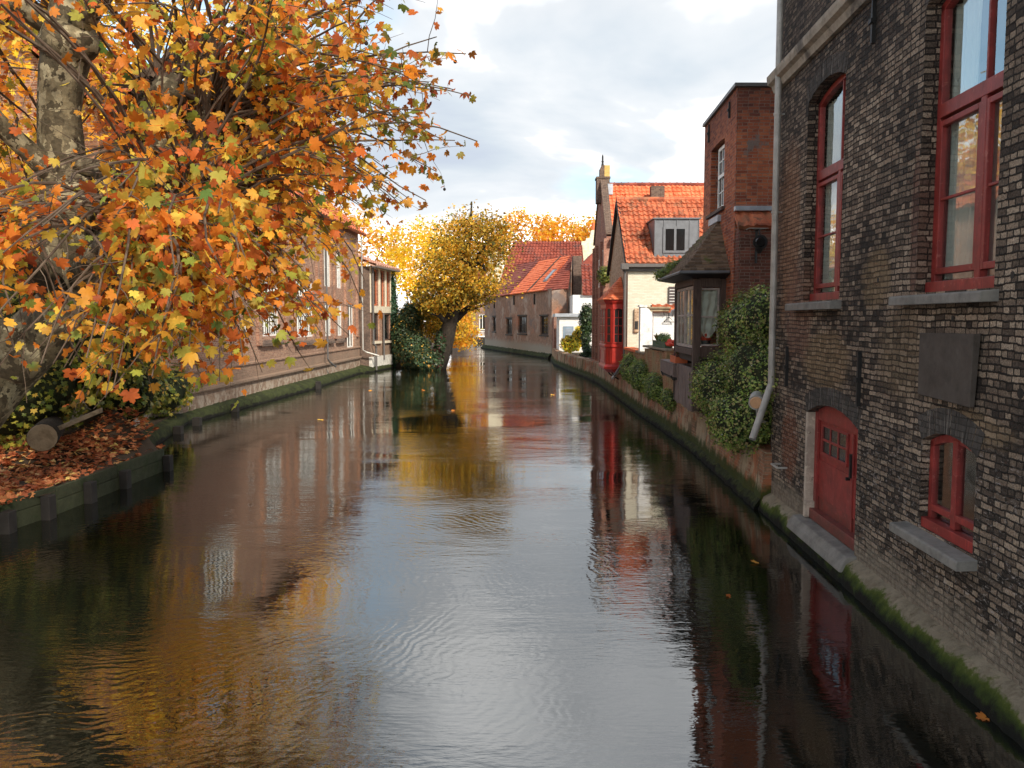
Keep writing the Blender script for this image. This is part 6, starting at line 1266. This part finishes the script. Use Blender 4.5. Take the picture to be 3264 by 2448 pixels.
bush('hanging_shrub', 'dark green shrub hanging over the low canal wall before the red oriel',
     [((4.85, 27.8, 1.25), (.32, 1.2, .45)), ((4.8, 30.6, 1.45), (.36, 1.5, .55)), ((4.82, 33.4, 1.55), (.34, 1.3, .55)), ((4.85, 25.2, 1.05), (.22, .8, .30))], 12000, .07, GRN, [26, 20, 18, 9, 5, 10], flowers=50)
bush('roof_moss', 'green moss and weeds growing on the eave corner of the dark timber bay', [((BF.p(23.1, 0, .30)[0], 23.1, 4.78), (.24, .65, .10)), ((BF.p(22.9, 0, .05)[0], 22.9, 4.98), (.2, .6, .10))], 1500, .07, [(.20, .26, .05), (.12, .18, .04), (.3, .3, .1)], [3, 3, 1], cat='moss', spill=.15)
bush('ivy_bush', 'dark ivy covered bush at the waterline beyond the white plinth of the annex', [((-7.9, 60.2, 2.2), (.9, 1.2, 2.1)), ((-6.9, 58.6, 1.3), (1.1, 1.3, 1.4)), ((-6.1, 57.4, .7), (.9, 1.1, .8)), ((-7.5, 60.5, 3.6), (.9, .9, 1.2))], 12000, .16, [(.035, .065, .03), (.06, .10, .045), (.10, .13, .07), (.50, .30, .06)], [36, 30, 20, 8])
bush('ivy_bush', 'small dark ivy bush wrapping the foot of the leaning golden tree', [((-5.4, 57.6, .7), (.55, .7, .75)), ((-5.0, 58, 1.9), (.42, .5, .9))], 6000, .15, [(.03, .055, .025), (.05, .08, .035), (.10, .03, .03)], [40, 20, 12])
bush('wall_ivy', 'ivy climbing the far corner of the timber framed annex', [((-8.75, 60.6, 3.6), (.35, .5, 3.7))], 3000, .14, [(.035, .09, .05), (.06, .13, .07)], [1, 1], cat='ivy')
bush('yellow_shrub', 'bright yellow and lime shrub in front of the blue grey door of the white annex', [((AY(1818, 1105, 62).x, 62, 1.7), (.75, .8, .65)), ((AY(1852, 1075, 62).x, 62.3, 2.3), (.6, .7, .75))], 2600, .16, [(.85, .60, .05), (.80, .50, .04), (.45, .50, .06), (.3, .42, .08)], [30, 16, 18, 8])
bush('wall_creeper', 'dark creeper climbing the white wall between the annex and the gabled house', [((AY(1872, 1000, 60).x, 60, 3.6), (.6, .6, 1.1)), ((AY(1868, 1060, 60).x, 60, 2.2), (.35, .5, 1.1)), ((AY(1875, 1130, 58).x, 58, .9), (.5, .8, .8))], 3200, .16, [(.03, .055, .025), (.07, .11, .04)], [3, 1], cat='creeper')
bush('window_plants', 'small green plants on a ledge of the gabled house above the red oriel', [((4.95, 44.2, 5.9), (.35, .6, .45))], 700, .12, [(.12, .16, .04), (.3, .3, .06)], [2, 1], cat='plants')
bush('bank_shrub', 'olive green shrub with small leaves growing under the plane tree on the left bank', [((-10.6, 17.5, 2.4), (1.6, 1.3, 1.6)), ((-9.6, 18.6, 3.2), (1.5, 1.3, 1.5)), ((-11.8, 19, 3.0), (1.8, 1.5, 2.2)), ((-9.9, 20.6, 2.0), (1.1, 1.2, 1.3)), ((-11.2, 23.5, 2.2), (.9, 1.6, 1.5)), ((-10.9, 26.0, 1.3), (.5, 1.5, .8))], 9000, .15, [(.24, .24, .04), (.36, .32, .05), (.14, .18, .03), (.45, .28, .05), (.07, .09, .02)], [22, 16, 20, 8, 14])
bush('box_plants', 'dry reddish plants in the orange flower box', [(tuple(BF.p(23.25, 2.55, -.12)), (.14, .5, .12))], 400, .05, [(.28, .10, .07), (.2, .2, .06)], [3, 1], cat='plants')
bush('box_plants', 'low green plants in the dark green flower box', [(tuple(PA.p(1.4, 2.88, -.13)), (.14, .95, .15))], 500, .07, [(.12, .2, .05), (.3, .35, .12)], [3, 1], cat='plants')
k = MB()
for i in range(14): c = PA.p(random.uniform(.5, 1.3) - .9, 2.75 + random.uniform(-.08, .12), random.uniform(-.2, 0)); k.ball(c, .07, (1, 1, .8), 7, 5, .15)
tag(obj('geraniums', k, MAT['red_flower']), 'cluster of red geraniums between the green and orange flower boxes', 'flowers')
# ------------------------------------------------------------------ fallen leaves
nl = 7000; X = -8.30 - 4.2 * RS.rand(nl) ** .9; Y_ = 6 + 13.6 * RS.rand(nl) ** .7; Z = np.array([zbank(a, b_) for a, b_ in zip(X, Y_)]) + .03 + .03 * RS.rand(nl)
P = np.stack([X, Y_, Z], 1); N_ = np.array([0, 0, 1.]) + RS.randn(nl, 3) * .35; T_ = RS.randn(nl, 3)
c_ = pick([(.58, .18, .07), (.70, .28, .11), (.42, .12, .05), (.75, .42, .18), (.75, .52, .16)], [30, 25, 25, 10, 5], nl)
tag(leaves('leaf_litter', P, .12 + .08 * RS.rand(nl), N_, T_, c_, c_ * .8, T_LOBE, MAT['litter']), kind='stuff')
WHERE = ['close beside the timber bank edge', 'near the foot of the long brick house', 'on the shaded water right of the white plinth', 'just below the white plinth of the annex', 'alone on the reflection of the long brick house', 'below the dark ivy bush at the bend', 'below the red oriel', 'on the reflection of the long grey house', 'on the dark water left of the red water door', 'beside the mossy ledge in the bottom right corner', 'on the dark water nearest the end of the doorstep', 'right of the drain outlet of the brick house', 'on the golden reflection of the leaning tree']
spots = [(265, 1560), (690, 1190), (1215, 1170), (1155, 1152), (1020, 1340), (1350, 1245), (1975, 1240), (1760, 1260), (2320, 1900), (3140, 2290), (2410, 1795), (1180, 1245), (1440, 1310)]
for i, (x, y) in enumerate(spots):
    r_ = ray(x, y); t_ = -CAM_H / r_[2]; p = (r_[0] * t_, r_[1] * t_)
    sN = np.array([[.1, -.2, 1.]]) + RS.randn(1, 3) * .12; q = np.array([[p[0], p[1], .015]])
    o_ = leaves('floating_leaf', q, np.array([.13 if p[1] < 20 else .22]), sN, RS.randn(1, 3), pick(AUT[:5], [1] * 5, 1), pick(AUT[:5], [1] * 5, 1), T_PLANE, MAT['litter'])
    tag(o_, 'fallen leaf floating ' + WHERE[i], 'leaf', 'fallen leaves floating on the canal')
